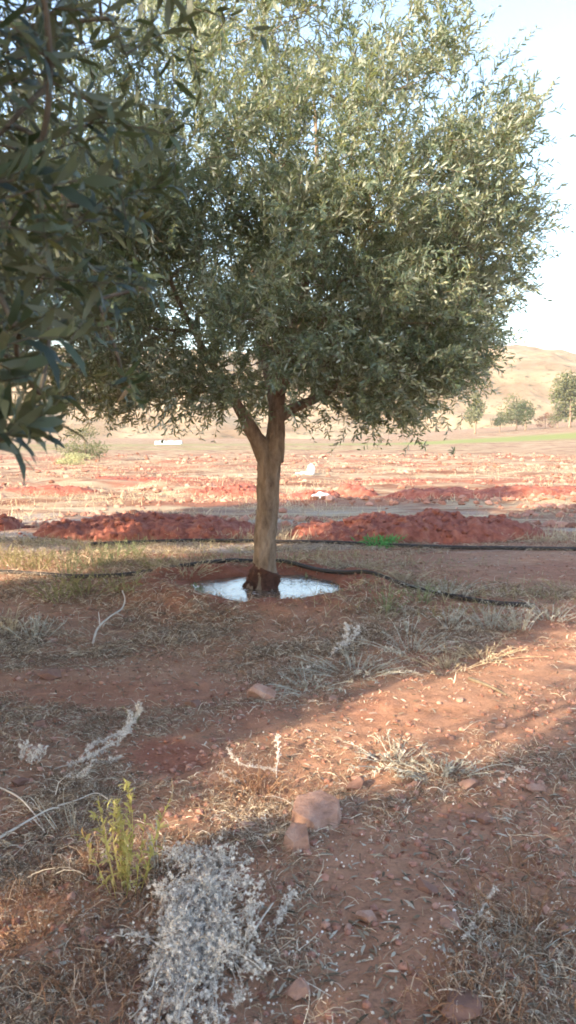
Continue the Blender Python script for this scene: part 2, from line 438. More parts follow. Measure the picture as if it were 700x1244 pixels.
# ------------------------------------------------------------------ mounds of dug soil
def mound(cx, cy, w, d, h, label, seed, name='soil_mound'):
    nx, ny = max(30, int(w / 0.024)), max(20, int(d / 0.026))
    if cy > 15: nx, ny = nx // 2, ny // 2
    X, Y = np.meshgrid(np.linspace(-1.08, 1.08, nx), np.linspace(-1.1, 1.1, ny))
    wx, wy = cx + X * w / 2, cy + Y * d / 2
    rr = np.sqrt(np.abs(X) ** 2.4 + np.abs(Y) ** 2) * (1 + 0.16 * fbm(wx * 1.6, wy * 1.6, seed=seed))
    prof = np.clip(1 - rr, 0, None) ** 0.45
    top = 0.85 + 0.55 * fbm(wx * 1.3, wy * 0.5, oct=3, seed=seed + 1)
    Z = h * 1.1 * np.tanh(prof * top * 1.35) + sstep(0, 0.2, prof) * (h * 0.36 * fbm(wx * 2.9, wy * 2.9, oct=4, seed=seed + 2) - 0.05 * np.abs(fbm(wx * 7, wy * 7, oct=3, seed=seed + 3)) + 0.045 * fbm(wx * 17, wy * 17, oct=4, seed=seed + 5))
    Z = gh(wx, wy) + np.where(prof > 0.0, np.maximum(Z, -0.02), -0.05) - 0.01
    n, m = X.shape
    i, j = np.meshgrid(np.arange(n - 1), np.arange(m - 1), indexing='ij')
    q = np.stack([i * m + j, i * m + j + 1, (i + 1) * m + j + 1, (i + 1) * m + j], -1).reshape(-1, 4)
    mb = MB(); mb.add(np.stack([wx, wy, Z], -1).reshape(-1, 3), q)
    # clods lying on it
    k = int((150 if cy < 15 else 40) * w)
    ux, uy = rng.normal(size=k) * 0.55, rng.normal(size=k) * 0.55
    for a, b in zip(ux, uy):
        if a * a + b * b > 2.2: continue
        if a * a + b * b > 1.0:
            X_, Y_ = cx + a * w / 2, cy + b * d / 2
            blob(mb, (X_, Y_, float(gh(X_, Y_)) + 0.004), 0.010 + 0.03 * rng.uniform() ** 3, rng); continue
        ii, jj = int((b + 1.1) / 2.2 * (n - 1)), int((a + 1.08) / 2.16 * (m - 1))
        blob(mb, (wx[ii, jj], wy[ii, jj], Z[ii, jj]), 0.012 + 0.06 * rng.uniform() ** 3, rng)
    o = mb.build(name, M['mound'], loc=(cx, cy, float(gh(cx, cy))))
    return tag(o, label, 'soil mound', 'mounds of dug red soil')

# icosahedron for stones, crumbs and puffs
t_ = (1 + 5 ** 0.5) / 2
ICO = nrm(np.array([(-1, t_, 0), (1, t_, 0), (-1, -t_, 0), (1, -t_, 0), (0, -1, t_), (0, 1, t_), (0, -1, -t_), (0, 1, -t_), (t_, 0, -1), (t_, 0, 1), (-t_, 0, -1), (-t_, 0, 1)], float))
ICF = np.array([(0, 11, 5), (0, 5, 1), (0, 1, 7), (0, 7, 10), (0, 10, 11), (1, 5, 9), (5, 11, 4), (11, 10, 2), (10, 7, 6), (7, 1, 8), (3, 9, 4), (3, 4, 2), (3, 2, 6), (3, 6, 8), (3, 8, 9), (4, 9, 5), (2, 4, 11), (6, 2, 10), (8, 6, 7), (9, 8, 1)])
def subdiv(v, f):
    v = list(map(tuple, v)); cache = {}; out = []
    def mid(a, b):
        k = (min(a, b), max(a, b))
        if k not in cache:
            p = nrm((np.array(v[a]) + np.array(v[b])) / 2); v.append(tuple(p)); cache[k] = len(v) - 1
        return cache[k]
    for a, b, c in f:
        ab, bc, ca = mid(a, b), mid(b, c), mid(c, a)
        out += [(a, ab, ca), (b, bc, ab), (c, ca, bc), (ab, bc, ca)]
    return np.array(v), np.array(out)
I1 = subdiv(ICO, ICF); I2 = subdiv(*I1); I3 = subdiv(*I2); I4 = subdiv(*I3)

def blob(mb, p, r, g, mat_=0):
    v = ICO * (1 + g.uniform(-0.3, 0.3, (12, 1))) * r * np.array([1, 1, 0.7])
    a = g.uniform(0, 6.28); c, s = math.cos(a), math.sin(a)
    v = v @ np.array([[c, -s, 0], [s, c, 0], [0, 0, 1]]).T
    mb.add(v + np.asarray(p), ICF, mat_)

def stone(loc, size, seed, label, group=None, m='stone', rot=None, planes=None, rmax=1.25, sink=0.25, cat='stone', name='stone', detail=I4):
    g = np.random.default_rng(seed); v, f = detail
    if planes is None:
        N = nrm(g.normal(size=(10, 3))); D = g.uniform(0.66, 1.0, 10); rmax = 1.5
    else:
        N = nrm(np.array([p[:3] for p in planes], float)); D = np.array([p[3] for p in planes])
    dots = v @ N.T
    r = np.where(dots > 0.05, D / np.maximum(dots, 0.05), 9).min(1)
    r = np.minimum(r, rmax)
    p = v * r[:, None]
    p = p * (1 + 0.035 * fbm(p[:, 0] * 3 + seed, p[:, 1] * 3, p[:, 2] * 3, 4, seed))[:, None]
    p = p * np.asarray(size) / 2
    a = g.uniform(0, 6.28) if rot is None else rot
    c, s = math.cos(a), math.sin(a)
    p = p @ np.array([[c, -s, 0], [s, c, 0], [0, 0, 1]]).T
    base = np.array([loc[0], loc[1], float(gh(loc[0], loc[1])) + size[2] * (0.5 - sink)])
    mb = MB(); mb.add(p + base, f)
    o = mb.build(name, M[m], smooth=False, loc=tuple(base))
    return tag(o, label, cat, group)

# near mounds: each sits behind the back hose
mound(-2.1, 12.35, 3.4, 2.0, 0.31, 'low red soil mound left of the olive trunk with a lit front slope', 101)
mound(1.80, 12.10, 3.85, 1.6, 0.32, 'long dark red soil mound right of the trunk just behind the back hose', 102)
mound(4.6, 19.6, 4.8, 1.7, 0.26, 'brownish red mound at the right edge beyond the long dark mound', 103)
mound(7.9, 21.0, 3.4, 1.7, 0.26, 'mound running out of frame farthest to the right', 104)
mound(-4.75, 12.9, 1.0, 0.9, 0.24, 'small soil mound cut by the left edge of the photo', 105)
mound(-6.2, 21.5, 2.6, 1.2, 0.15, 'red mound farther back at the left edge under the hanging leaves', 106)
mound(0.55, 20.2, 1.5, 1.0, 0.22, 'small red mound just right of the trunk behind the white rag', 107)
mound(1.75, 20.6, 1.1, 0.9, 0.22, 'small bright red mound right of the white rag', 108)
mound(-1.6, 20.8, 2.6, 1.1, 0.15, 'low red mound seen close to the left side of the trunk', 109)
mound(3.3, 26.0, 4.4, 1.4, 0.13, 'low orange mound far off below the right side of the crown', 110)
mound(-3.9, 26.5, 4.6, 1.4, 0.13, 'far low orange mound left of the trunk', 111)

# ------------------------------------------------------------------ hoses
def hose(pix, r, label, seed):
    pts = [ray(a, b) * (-CAMZ / ray(a, b)[2]) for a, b in pix]
    path = smooth_path(pts, 14)
    path[:, 2] = gh(path[:, 0], path[:, 1]) + r * 0.9 + 0.012 * np.abs(fbm(path[:, 0] * 2, path[:, 1] * 2, seed=seed))
    for _ in range(25): path[1:-1, 2] = np.maximum(path[1:-1, 2] - 0.0006, (path[:-2, 2] + path[2:, 2]) / 2)
    mb = MB(); tube(mb, path, r, 10)
    o = mb.build('irrigation_hose', M['hose']); tag(o, label, 'hose', 'black irrigation hoses')
hose([(-60, 694), (0, 698), (60, 703), (120, 706), (190, 703), (250, 697), (300, 692), (350, 695), (400, 704), (440, 711), (490, 717), (540, 727), (600, 738), (650, 741)], 0.022,
     'black irrigation hose nearest the camera, bending round behind the trunk past the puddle', 1)
hose([(110, 664), (180, 661), (250, 659), (350, 660), (430, 662), (500, 664), (600, 666), (700, 668), (800, 669)], 0.026,
     'straight black irrigation hose in front of the two big mounds', 2)

# ------------------------------------------------------------------ foliage
def leaf_geo(base, ldir, n, ll, lw, curl=0.10, fold=0.16):
    w = nrm(np.cross(ldir, n)); ll = ll[:, None]; lw = lw[:, None]
    v0 = base
    a = base + ldir * ll * 0.33 + n * ll * curl * 0.25; b = base + ldir * ll * 0.70 + n * ll * curl * 0.1
    v1 = a - w * lw * 0.5 + n * lw * fold; v2 = a + w * lw * 0.5 + n * lw * fold
    v3 = b - w * lw * 0.42 + n * lw * fold; v4 = b + w * lw * 0.42 + n * lw * fold
    v5 = base + ldir * ll - n * ll * curl
    V = np.stack([v0, v1, v2, v3, v4, v5], 1).reshape(-1, 3)
    k = (np.arange(len(base)) * 6)[:, None]
    tri = np.concatenate([k + [0, 2, 1], k + [3, 4, 5]]); quad = k + [1, 2, 4, 3]
    return V, [tri, quad]

def shoots_geo(mbl, mbt, base, d, L, npairs, ll, lw, g, grav=0.15, jit=0.3, tw=0.0022, spread=0.7):
    Sn = len(base)
    bend = g.normal(size=(Sn, 3)) * 0.25; bend[:, 2] -= grav
    bend = bend / L[:, None] * 0.55
    ref = nrm(g.normal(size=(Sn, 3))); a = nrm(np.cross(d, ref)); phi0 = g.uniform(0, 6.28, Sn)
    for k in range(npairs):
        t = (L * (k + 0.6 + g.uniform(-0.25, 0.25, Sn)) / npairs)[:, None]
        pos = base + d * t + bend * t * t
        tan = nrm(d + 2 * bend * t)
        aa = nrm(a - tan * (a * tan).sum(-1, keepdims=True)); bb = np.cross(tan, aa)
        for s in (0, 1):
            ph = phi0 + k * 1.57 + s * math.pi + g.normal(size=Sn) * 0.35
            out = aa * np.cos(ph)[:, None] + bb * np.sin(ph)[:, None]
            ld = nrm(tan * 0.75 + out * spread + g.normal(size=(Sn, 3)) * jit * 0.5 + np.array([0, 0, -0.06]))
            n = nrm(tan - ld * (tan * ld).sum(-1, keepdims=True) + g.normal(size=(Sn, 3)) * jit + np.array([0, 0, 0.25]))
            n = nrm(n - ld * (n * ld).sum(-1, keepdims=True))
            tap = 1 - 0.45 * (k / npairs) ** 3
            keep = g.uniform(size=Sn) < 0.93
            l_ = ll * g.uniform(0.7, 1.15, Sn) * tap
            V, F = leaf_geo(pos[keep], ld[keep], n[keep], l_[keep], (lw * g.uniform(0.8, 1.2, Sn))[keep])
            mbl.add(V, F)
    if mbt is not None:
        tt = np.array([0, 0.5, 1.0])
        pts = base[:, None] + d[:, None] * (L[:, None] * tt)[..., None] + bend[:, None] * ((L[:, None] * tt) ** 2)[..., None]
        b_ = np.cross(d, a)
        ring = []
        for k, q in enumerate(tt):
            for c in range(3):
                an = c * 2.094
                ring.append(pts[:, k] + (a * math.cos(an) + b_ * math.sin(an)) * tw * (1 - 0.6 * q))
        V = np.stack(ring, 1).reshape(-1, 3); k = (np.arange(Sn) * 9)[:, None]; F = []
        for s in (0, 1):
            for c in range(3):
                F.append(k + [s * 3 + c, s * 3 + (c + 1) % 3, s * 3 + 3 + (c + 1) % 3, s * 3 + 3 + c])
        mbt.add(V, [np.concatenate(F)])

def branchwork(mb, nodes, targets, r0, g):
    """Curved branches from the nearest skeleton node out to every cluster base."""
    nodes = [np.array(n) for n in nodes]; rads = [r0] * len(nodes)
    order = np.argsort([min(np.linalg.norm(t - n) for n in nodes) for t in targets])
    for i in order:
        t = targets[i]
        A = np.array(nodes); dd = np.linalg.norm(A - t, axis=1) + 0.6 * np.maximum(0, A[:, 2] - t[2])
        j = int(np.argmin(dd)); s = A[j]; r = min(rads[j] * 0.75, 0.028)
        L = np.linalg.norm(t - s)
        if L < 1e-3: continue
        c = s * 0.5 + t * 0.5 + g.normal(size=3) * 0.10 * L + np.array([0, 0, 0.10 * L])
        tt = np.linspace(0, 1, 7)[:, None]
        path = s * (1 - tt) ** 2 + 2 * c * tt * (1 - tt) + t * tt ** 2
        rr = np.linspace(r, max(0.004, r * 0.45), 7)
        tube(mb, path, rr, 5, cap=False)
        for k in (3, 5, 6):
            nodes.append(path[k]); rads.append(rr[k])

def clump_shoots(cen, dirs, nper, g, spread, Lr):
    n = len(cen)
    idx = np.repeat(np.arange(n), nper)
    u = g.uniform(-0.75, 1.0, len(idx))
    base = cen[idx] + dirs[idx] * (u * spread)[:, None] + g.normal(size=(len(idx), 3)) * spread * 0.42
    d = nrm(dirs[idx] * 0.7 + g.normal(size=(len(idx), 3)) * 0.52 + np.array([0, 0, 0.15]))
    L = g.uniform(*Lr, len(idx))
    return base, d, L

# ---- the olive tree in the middle
def tree_profile():
    zs = np.array([1.65, 1.85, 2.1, 2.5, 3.05, 3.7, 4.4, 5.0, 5.4, 5.8, 6.05])
    rs = np.array([1.25, 1.6, 1.78, 1.98, 2.26, 2.26, 1.92, 1.36, 0.84, 0.40, 0.1])
    return zs, rs

def make_olive():
    g = np.random.default_rng(21)
    x0, y0 = TREE
    root = thing('olive_tree', 'single olive tree with forked grey trunk standing in a water filled basin', 'olive tree', (x0, y0, float(gh(x0, y0))))
    def q(px, py, dy=0): return at(px, py, y0 + dy)
    # trunk, slightly leaning, flared at the foot
    pts = smooth_path([q(319, 726), q(320, 712), q(321, 690), q(322, 650), q(325, 605), q(327, 575), q(329, 548)], 7)
    k = np.linspace(0, 1, len(pts))
    rad = np.interp(k, [0, 0.10, 0.22, 0.4, 0.62, 0.82, 0.92, 1], [0.176, 0.146, 0.124, 0.109, 0.101, 0.109, 0.123, 0.104])
    mb = MB(); tube(mb, pts, rad, 36, wob=0.26, seed=5)
    trunk = mb.build('trunk', M['bark'], root, loc=tuple(pts[0]))
    # mud clinging to the foot
    mb = MB(); pm = smooth_path([q(318, 730), q(319, 716), q(321, 700), q(325, 691)], 5)
    tube(mb, pm, np.interp(np.linspace(0, 1, len(pm)), [0, .45, 1], [0.20, 0.152, 0.112]), 44, wob=0.5, seed=9)
    mb.build('root_mud', M['rootsoil'], root, loc=tuple(pm[0]))
    limbs = [[q(326, 562), q(316, 541, -.02), q(304, 520, -.05), q(292, 498, -.1), q(272, 465, -.2), q(245, 420, -.35), q(215, 360, -.5), q(190, 290, -.6)],
             [q(331, 560), q(335, 532, .03), q(336, 505, .06), q(339, 475, .1), q(350, 425, .1), q(368, 360, 0), q(380, 280, -.1), q(385, 190, -.1), q(380, 100, 0)],
             [q(337, 508, .05), q(358, 495, .15), q(395, 478, .3), q(440, 440, .5), q(490, 380, .7), q(530, 300, .8)],
             [q(336, 500, .05), q(330, 478, .35), q(322, 440, .8), q(315, 380, 1.1), q(300, 290, 1.4)],
             [q(337, 480, .1), q(352, 455, -.3), q(385, 405, -.8), q(420, 330, -1.2), q(450, 260, -1.4)]]
    lr = [(0.085, 0.012), (0.096, 0.012), (0.055, 0.010), (0.058, 0.010), (0.05, 0.010)]
    nodes = []
    for pth, (ra, rb) in zip(limbs, lr):
        sp_ = smooth_path(pth, 6); kk = np.linspace(0, 1, len(sp_))
        mb = MB(); tube(mb, sp_, ra * (1 - kk) ** 1.25 + rb, 16, wob=0.14, seed=3)
        mb.build('limb', M['bark'], trunk, loc=tuple(sp_[0])).location = Vector(sp_[0]) - Vector(pts[0])
        nodes += [p for p in sp_[8::3]]
    # clusters through the crown
    zs, rs = tree_profile()
    cen = []
    while len(cen) < 500:
        z = g.uniform(1.75, 6.0); a = g.uniform(0, 6.283)
        Rm = np.interp(z, zs, rs)
        if g.uniform() > (Rm / 2.30) ** 1.4: continue
        Rm *= 1 + 0.17 * fbm(math.cos(a) * 1.6 + 5, math.sin(a) * 1.6 + 3, z * 0.9, 3, 41)
        r = Rm * (g.uniform(0.02, 1) ** 0.42)
        p = np.array([x0 + 0.10 + r * math.cos(a) * (1.0 if math.cos(a) > 0 else (1.12 if z > 2.4 else 1.3)), y0 + r * math.sin(a), z])
        if z < 2.0 and r < 0.85: continue
        if fbm(p[0] * 0.9, p[1] * 0.9, p[2] * 0.9, 2, 44) < -0.20 and g.uniform() < (0.7 if z > 3.2 else 0.3): continue
        if z > 4.2 and p[0] > x0 + 0.4 and g.uniform() < 0.4: continue
        cen.append(p)
    while len(cen) < 730:                     # the full, heavy skirt of the crown
        z = g.uniform(1.85, 3.3); a = g.uniform(0, 6.283); r = np.interp(z, zs, rs) * (1 + 0.17 * fbm(math.cos(a) * 1.6 + 5, math.sin(a) * 1.6 + 3, z * 0.9, 3, 41)) * g.uniform(0.55, 1.0)
        if z < 2.0 and r < 0.85: continue
        cen.append(np.array([x0 + 0.10 + r * math.cos(a) * (1.0 if math.cos(a) > 0 else (1.18 if z > 2.5 else 1.42)), y0 + r * math.sin(a), z]))
    cen = np.array(cen)
    c0 = np.array([x0, y0, 2.7])
    dirs = nrm(nrm((cen - c0) * np.array([1, 1, 0.8])) + np.array([0, 0, 0.55]) + g.normal(size=cen.shape) * 0.45)
    low = 1 - sstep(1.6, 2.5, cen[:, 2])
    dirs = nrm(dirs + low[:, None] * np.array([0, 0, -0.35]))
    mt = MB(); branchwork(mt, nodes, cen - dirs * 0.22, 0.03, g)
    ml = MB()
    nper = 19
    b, d, L = clump_shoots(cen, dirs, nper, g, 0.215, (0.17, 0.34))
    shoots_geo(ml, mt, b, d, L, 9, 0.078, 0.0150, g, jit=0.26, spread=0.72)
    # long hanging twigs under the crown
    hp = np.array([at(px, py, y0 + dy) for px, py, dy in [(195, 500, 0), (205, 508, .3), (150, 490, .2), (110, 478, -.3), (250, 500, .3), (285, 505, .2), (365, 505, .1), (405, 515, -.2), (450, 520, 0), (478, 520, .1), (497, 535, -.1), (500, 545, -.12), (520, 505, .3), (430, 525, -.4), (385, 500, .5), (560, 470, .2), (590, 420, 0), (80, 470, .4), (125, 500, .5), (235, 505, -.2), (170, 505, -.1), (330, 505, .5), (470, 530, .3), (540, 500, -.3)]])
    hp = hp[g.uniform(size=len(hp)) < 0.7]; hp = np.repeat(hp, 4, 0); hp = hp + g.normal(size=hp.shape) * np.array([.16, .2, .07])
    hd = nrm(g.normal(size=hp.shape) * 0.6 + np.array([0, 0, -0.55]))
    shoots_geo(ml, mt, hp, hd, g.uniform(0.08, 0.22, len(hp)), 5, 0.076, 0.0155, g, grav=0.2, spread=1.0, jit=0.4)
    mt.build('branch_network', M['twig'], root, loc=(x0, y0, 1.5))
    ml.build('crown', M['leaf'], root, smooth=False, loc=(x0, y0, 1.5))
    return root
olive = make_olive()

# ---- the olive tree beside the camera, its outer sprays hanging into the picture
def make_near_olive():
    g = np.random.default_rng(33)
    bx, by = -1.6, -0.15
    root = thing('olive_tree', 'near olive tree whose dark leafy sprays hang in at the upper left', 'olive tree', (bx, by, float(gh(bx, by))))
    mb = MB(); pts = smooth_path([(bx, by, -0.1), (bx + .02, by, .2), (bx + .05, by + .03, .7), (bx + .02, by + .06, 1.2)], 8)
    tube(mb, pts, np.linspace(0.16, 0.12, len(pts)), 22, wob=0.16, seed=6)
    trunk = mb.build('trunk', M['bark'], root, loc=tuple(pts[0]))
    nodes = []
    for pth in [[(bx, by, 1.1), (bx + .3, by + .2, 1.6), (bx + .75, by + .45, 2.0), (bx + 1.15, by + .7, 2.25)],
                [(bx, by, 1.1), (bx - .3, by - .1, 1.8), (bx - .6, by, 2.6), (bx - .8, by + .1, 3.4)],
                [(bx, by, 1.1), (bx + .1, by - .3, 1.8), (bx + .3, by - .6, 2.6), (bx + .4, by - .7, 3.6)],
                [(bx, by, 1.15), (bx + .1, by + .4, 1.6), (bx + .3, by + .8, 2.2), (bx + .4, by + 1.0, 3.0)]]:
        s = smooth_path(pth, 6); mb = MB(); tube(mb, s, np.linspace(0.085, 0.02, len(s)), 12, wob=0.14, seed=2)
        mb.build('limb', M['bark'], trunk).location = Vector((0, 0, 0)) - Vector(pts[0])
        nodes += list(s[4::3])
    mt = MB(); ml = MB()
    # sprays inside the view
    edge_y = np.array([-60, 0, 60, 120, 200, 300, 400, 470, 520, 560, 600]); edge_x = np.array([350, 345, 310, 250, 215, 205, 195, 195, 150, 80, 20])
    base, cen = [], []
    while len(base) < 400:
        py = g.uniform(-80, 570); px = g.uniform(-130, 300)
        ex = np.interp(py, edge_y, edge_x)
        if px > ex - 22: continue
        if py < 110 and g.uniform() < 0.30: continue
        if g.uniform() > 0.12 + 0.88 * (1 - max(px, 0) / max(ex, 1)) ** 1.0: continue
        p = at(px, py, g.uniform(0.95, 2.1)); base.append(p)
    base = np.array(base)
    d = nrm(np.array([0.55, 0.25, -0.05]) + g.normal(size=base.shape) * 0.6)
    L = g.uniform(0.10, 0.22, len(base))
    b0 = base - d * (L * 0.5)[:, None]
    ex_, ey_, _f = project(b0 + d * (L * 1.15)[:, None] + np.array([0, 0, -0.035])); sx_, sy_, _f = project(b0 + np.array([0, 0, -0.03]))
    low_ = np.interp(np.clip(np.maximum(ex_, sx_), -400, 400), [-400, 0, 60, 130, 190, 260, 400], [600, 560, 545, 515, 480, 240, 150])
    ok_ = (np.maximum(ey_, sy_) < low_); b0, d, L = b0[ok_], d[ok_], L[ok_]
    shoots_geo(ml, mt, b0, d, L, 7, 0.049, 0.0086, g, tw=0.0013, grav=0.25, spread=0.85)
    branchwork(mt, nodes, b0[::4], 0.007, g)
    # the single low sprig reaching in at the left edge
    lp = np.array([at(px, py, Y) for px, py, Y in [(-45, 545, .95), (-40, 550, .9), (-45, 470, .95), (-30, 430, .9), (-20, 405, 1.0), (-60, 520, 1.0), (-10, 515, 1.2), (0, 480, 1.3), (-10, 235, .9), (-25, 250, .95)]])
    lp = np.repeat(lp, 2, 0) + g.normal(size=(20, 3)) * 0.012
    shoots_geo(ml, mt, lp, nrm(np.array([0.9, 0.1, 0.1]) + g.normal(size=lp.shape) * 0.35), g.uniform(.06, .10, 20), 4, 0.068, 0.0125, g, tw=0.0016, spread=0.9)
    # the rest of the crown, outside the picture
    c0 = np.array([bx + .25, by + .1, 2.75]); out = []
    while len(out) < 150:
        v = nrm(g.normal(size=3)); r = g.uniform(0.25, 1) ** 0.45
        p = c0 + v * r * np.array([1.40, 1.35, 1.65])
        x, y, f = project(p)
        if f > -0.1 and -160 < x < 860 and -160 < y < 1400: continue
        if np.linalg.norm(p - np.array([0, 0, 1.5])) < 0.75: continue
        out.append(p)
    out = np.array(out); dirs = nrm(out - c0 + np.array([0, 0, 0.3]))
    branchwork(mt, nodes, out - dirs * 0.15, 0.03, g)
    b, dd, L = clump_shoots(out, dirs, 9, g, 0.22, (0.2, 0.32))
    tip = b + dd * L[:, None]; x, y, f = project(tip)
    ok = ~((f > 0) & (x > -60) & (x < 760) & (y > -60) & (y < 1300)) & (np.linalg.norm(b - [0, 0, 1.5], axis=1) > 0.7) & (np.linalg.norm(tip - [0, 0, 1.5], axis=1) > 0.6)
    shoots_geo(ml, mt, b[ok], dd[ok], L[ok], 8, 0.062, 0.0135, g)
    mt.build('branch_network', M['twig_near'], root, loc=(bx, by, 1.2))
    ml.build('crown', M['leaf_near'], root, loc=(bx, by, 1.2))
make_near_olive()

# ---- olive trees of the same rows, outside the picture, whose shade falls into it
dup(olive, (-4.6, 3.04, 0), 2.1, 1.03, 'olive tree out of the photo to the left, shading the ground before the trunk')
dup(olive, (-5.75, 9.3, 0), 1.1, 1.12, 'olive tree at the left edge beyond the near one, mostly out of the photo')
dup(olive, (-4.8, -5.1, 0), 4.0, 1.0, 'olive tree out of the photo behind the camera, shading the foreground')
dup(olive, (-7.9, -0.57, 0), 0.6, 1.0, 'olive tree out of the photo to the left, in the row behind the nearest ones')
dup(olive, (-10.8, -6.7, 0), 5.0, 1.0, 'olive tree out of the photo, farthest behind the camera')

# ---- far trees at the foot of the hill
def far_tree(px, py, Y, w, h, label, m, seed, trunk_h=0.15, n=1500, name='far_tree', leaf=None, cat='tree', lobes=7):
    g = np.random.default_rng(seed)
    b = at(px, py, Y); gx, gy = b[0], b[1]; gz = float(gh(gx, gy))
    root = thing(name, label, cat, (gx, gy, gz), 'trees at the foot of the hill' if cat == 'tree' else None)
    mb = MB(); top = np.array([gx, gy, gz + h * 0.8])
    tube(mb, smooth_path([(gx, gy, gz - .2), (gx + .1, gy, gz + h * .3), top], 5), np.linspace(h * 0.03, h * 0.008, 11), 7, wob=0.1)
    mb.build('trunk', M['bark'], root, loc=(gx, gy, gz))
    lc = []
    for k in range(lobes):
        zf = g.uniform(trunk_h + 0.12, 0.88); rr = math.sin(min(1, (1 - zf) * 1.5 + 0.12) * 1.57) * 0.5
        a = g.uniform(0, 6.28); q = g.uniform(0.2, 0.75)
        lc.append((gx + math.cos(a) * w * rr * q, gy + math.sin(a) * w * rr * q, gz + h * zf, g.uniform(0.17, 0.30)))
    lc.append((gx, gy, gz + h * 0.5, 0.3))
    lc = np.array(lc); idx = g.integers(0, len(lc), n)
    v = nrm(g.normal(size=(n, 3))) * (g.uniform(0.15, 1, n) ** 0.5)[:, None]
    p = lc[idx, :3] + v * lc[idx, 3:4] * np.array([w, w, h * 0.75])
    p[:, 2] = np.maximum(p[:, 2], gz + 0.03 * h)
    d = nrm(g.normal(size=(n, 3)) + v * 0.6); nn = nrm(g.normal(size=(n, 3)) + np.array([0, 0, .6])); nn = nrm(nn - d * (nn * d).sum(-1, keepdims=True))
    s = leaf or h * 0.055
    V, F = leaf_geo(p, d, nn, g.uniform(0.7, 1.4, n) * s, g.uniform(0.7, 1.3, n) * s * 0.55)
    ml = MB(); ml.add(V, F); ml.build('crown', M[m], root, smooth=False, loc=(gx, gy, gz))
far_tree(577, 527, 165, 4.2, 8.6, 'slim pale far tree showing just right of the crown', 'far_leaf', 1, n=1100)
far_tree(607, 526, 168, 3.6, 4.2, 'small grey green far tree between the slim pale tree and the round dark tree', 'far_leaf_dark', 2, n=1100)
far_tree(627, 523, 176, 8.0, 7.6, 'rounded pale green far tree behind the dark bushy tree', 'far_leaf', 3, n=1500)
far_tree(638, 523, 168, 4.6, 5.8, 'dark bushy far tree in front of a paler rounded tree', 'far_leaf_dark', 4, n=1500)
far_tree(662, 521, 172, 5.0, 3.8, 'low reddish bush between the dark bushy tree and the tall right edge tree', 'far_leaf_red', 5, trunk_h=0.02, n=900)
far_tree(692, 519, 166, 12.0, 10.8, 'tall broad pale tree at the right edge of the photo under the hill', 'far_leaf', 6, n=2600)
far_tree(677, 521, 170, 4.2, 5.0, 'small bushy tree touching the left side of the tall right edge tree', 'far_leaf', 7, n=900)
far_tree(102, 561, 45, 3.2, 1.9, 'grey green shrub at left behind the hanging olive leaves', 'far_leaf', 8, trunk_h=0.02, n=2200, name='shrub', leaf=0.09, cat='shrub')
far_tree(88, 566, 41, 2.4, 0.55, 'low yellow green bush in front of the grey green shrub at left', 'pale_green', 9, trunk_h=0.0, n=1600, name='bush', leaf=0.07, cat='bush')

# ------------------------------------------------------------------ dry litter, crumbs and straw: uncountable
def ribbons(mb, x, y, L, W, g, curl=7.0, lift=0.02, up=0.0, mat_=0, seg=4):
    n = len(x); th = g.uniform(0, 6.28, n); k = g.normal(size=n) * curl
    px_, py_ = x.copy(), y.copy(); pts = []
    zb = gh(x, y) + 0.003
    el = np.abs(g.normal(size=n)) * up
    arch = g.uniform(0, lift, n)
    z = np.zeros(n)
    for s in range(seg):
        t = s / (seg - 1)
        g_ = gh(px_, py_)
        zz = np.maximum(g_ + 0.002, zb + z) + arch * math.sin(math.pi * t) + 0.003
        pts.append(np.stack([px_, py_, zz], -1))
        px_ = px_ + np.cos(th) * np.cos(el) * L / (seg - 1); py_ = py_ + np.sin(th) * np.cos(el) * L / (seg - 1)
        z = z + np.sin(el) * L / (seg - 1); th = th + k * L / (seg - 1)
    pts = np.stack(pts, 1)
    T = nrm(np.gradient(pts, axis=1)); side = nrm(np.cross(T, np.array([0, 0, 1.0]) + g.normal(size=(n, 1, 3)) * 0.7))
    w = W[:, None, None] * np.linspace(1, 0.4, seg)[None, :, None] * 0.5
    V = np.stack([pts - side * w, pts + side * w], 2).reshape(-1, 3)
    b = (np.arange(n) * seg * 2)[:, None]; F = np.concatenate([b + [2 * s, 2 * s + 1, 2 * s + 3, 2 * s + 2] for s in range(seg - 1)])
    mb.add(V, [F], mat_)

def scatter(n, y0, y1, dens, g, xm=0.46, pw=1.6):
    """Ground points between two distances, thinner farther out, kept by a density function."""
    X, Y = [], []; got = 0
    while got < n:
        y = y0 + (y1 - y0) * g.uniform(size=n) ** pw; x = g.uniform(-1, 1, n) * (y * xm + 0.5)
        ok = g.uniform(size=n) < dens(x, y)
        X.append(x[ok]); Y.append(y[ok]); got += ok.sum()
    return np.concatenate(X)[:n], np.concatenate(Y)[:n]

def inpit(x, y): return np.hypot(x - TREE[0], y - TREE[1]) < 0.86
def dens_litter(x, y):
    d = sstep(-0.22, 0.25, fbm(x * 1.3, y * 1.3, seed=90)) * 0.85 + 0.12
    d = d * (0.45 + 0.55 * sstep(-0.2, 0.2, fbm(x * 5, y * 5, seed=92)))
    rr = np.hypot(x - TREE[0], y - TREE[1])
    return d * (1 - 0.94 * bare_at(x, y)) * ~inpit(x, y) * (1 - 0.75 * np.exp(-((rr - 1.0) / 0.3) ** 2))

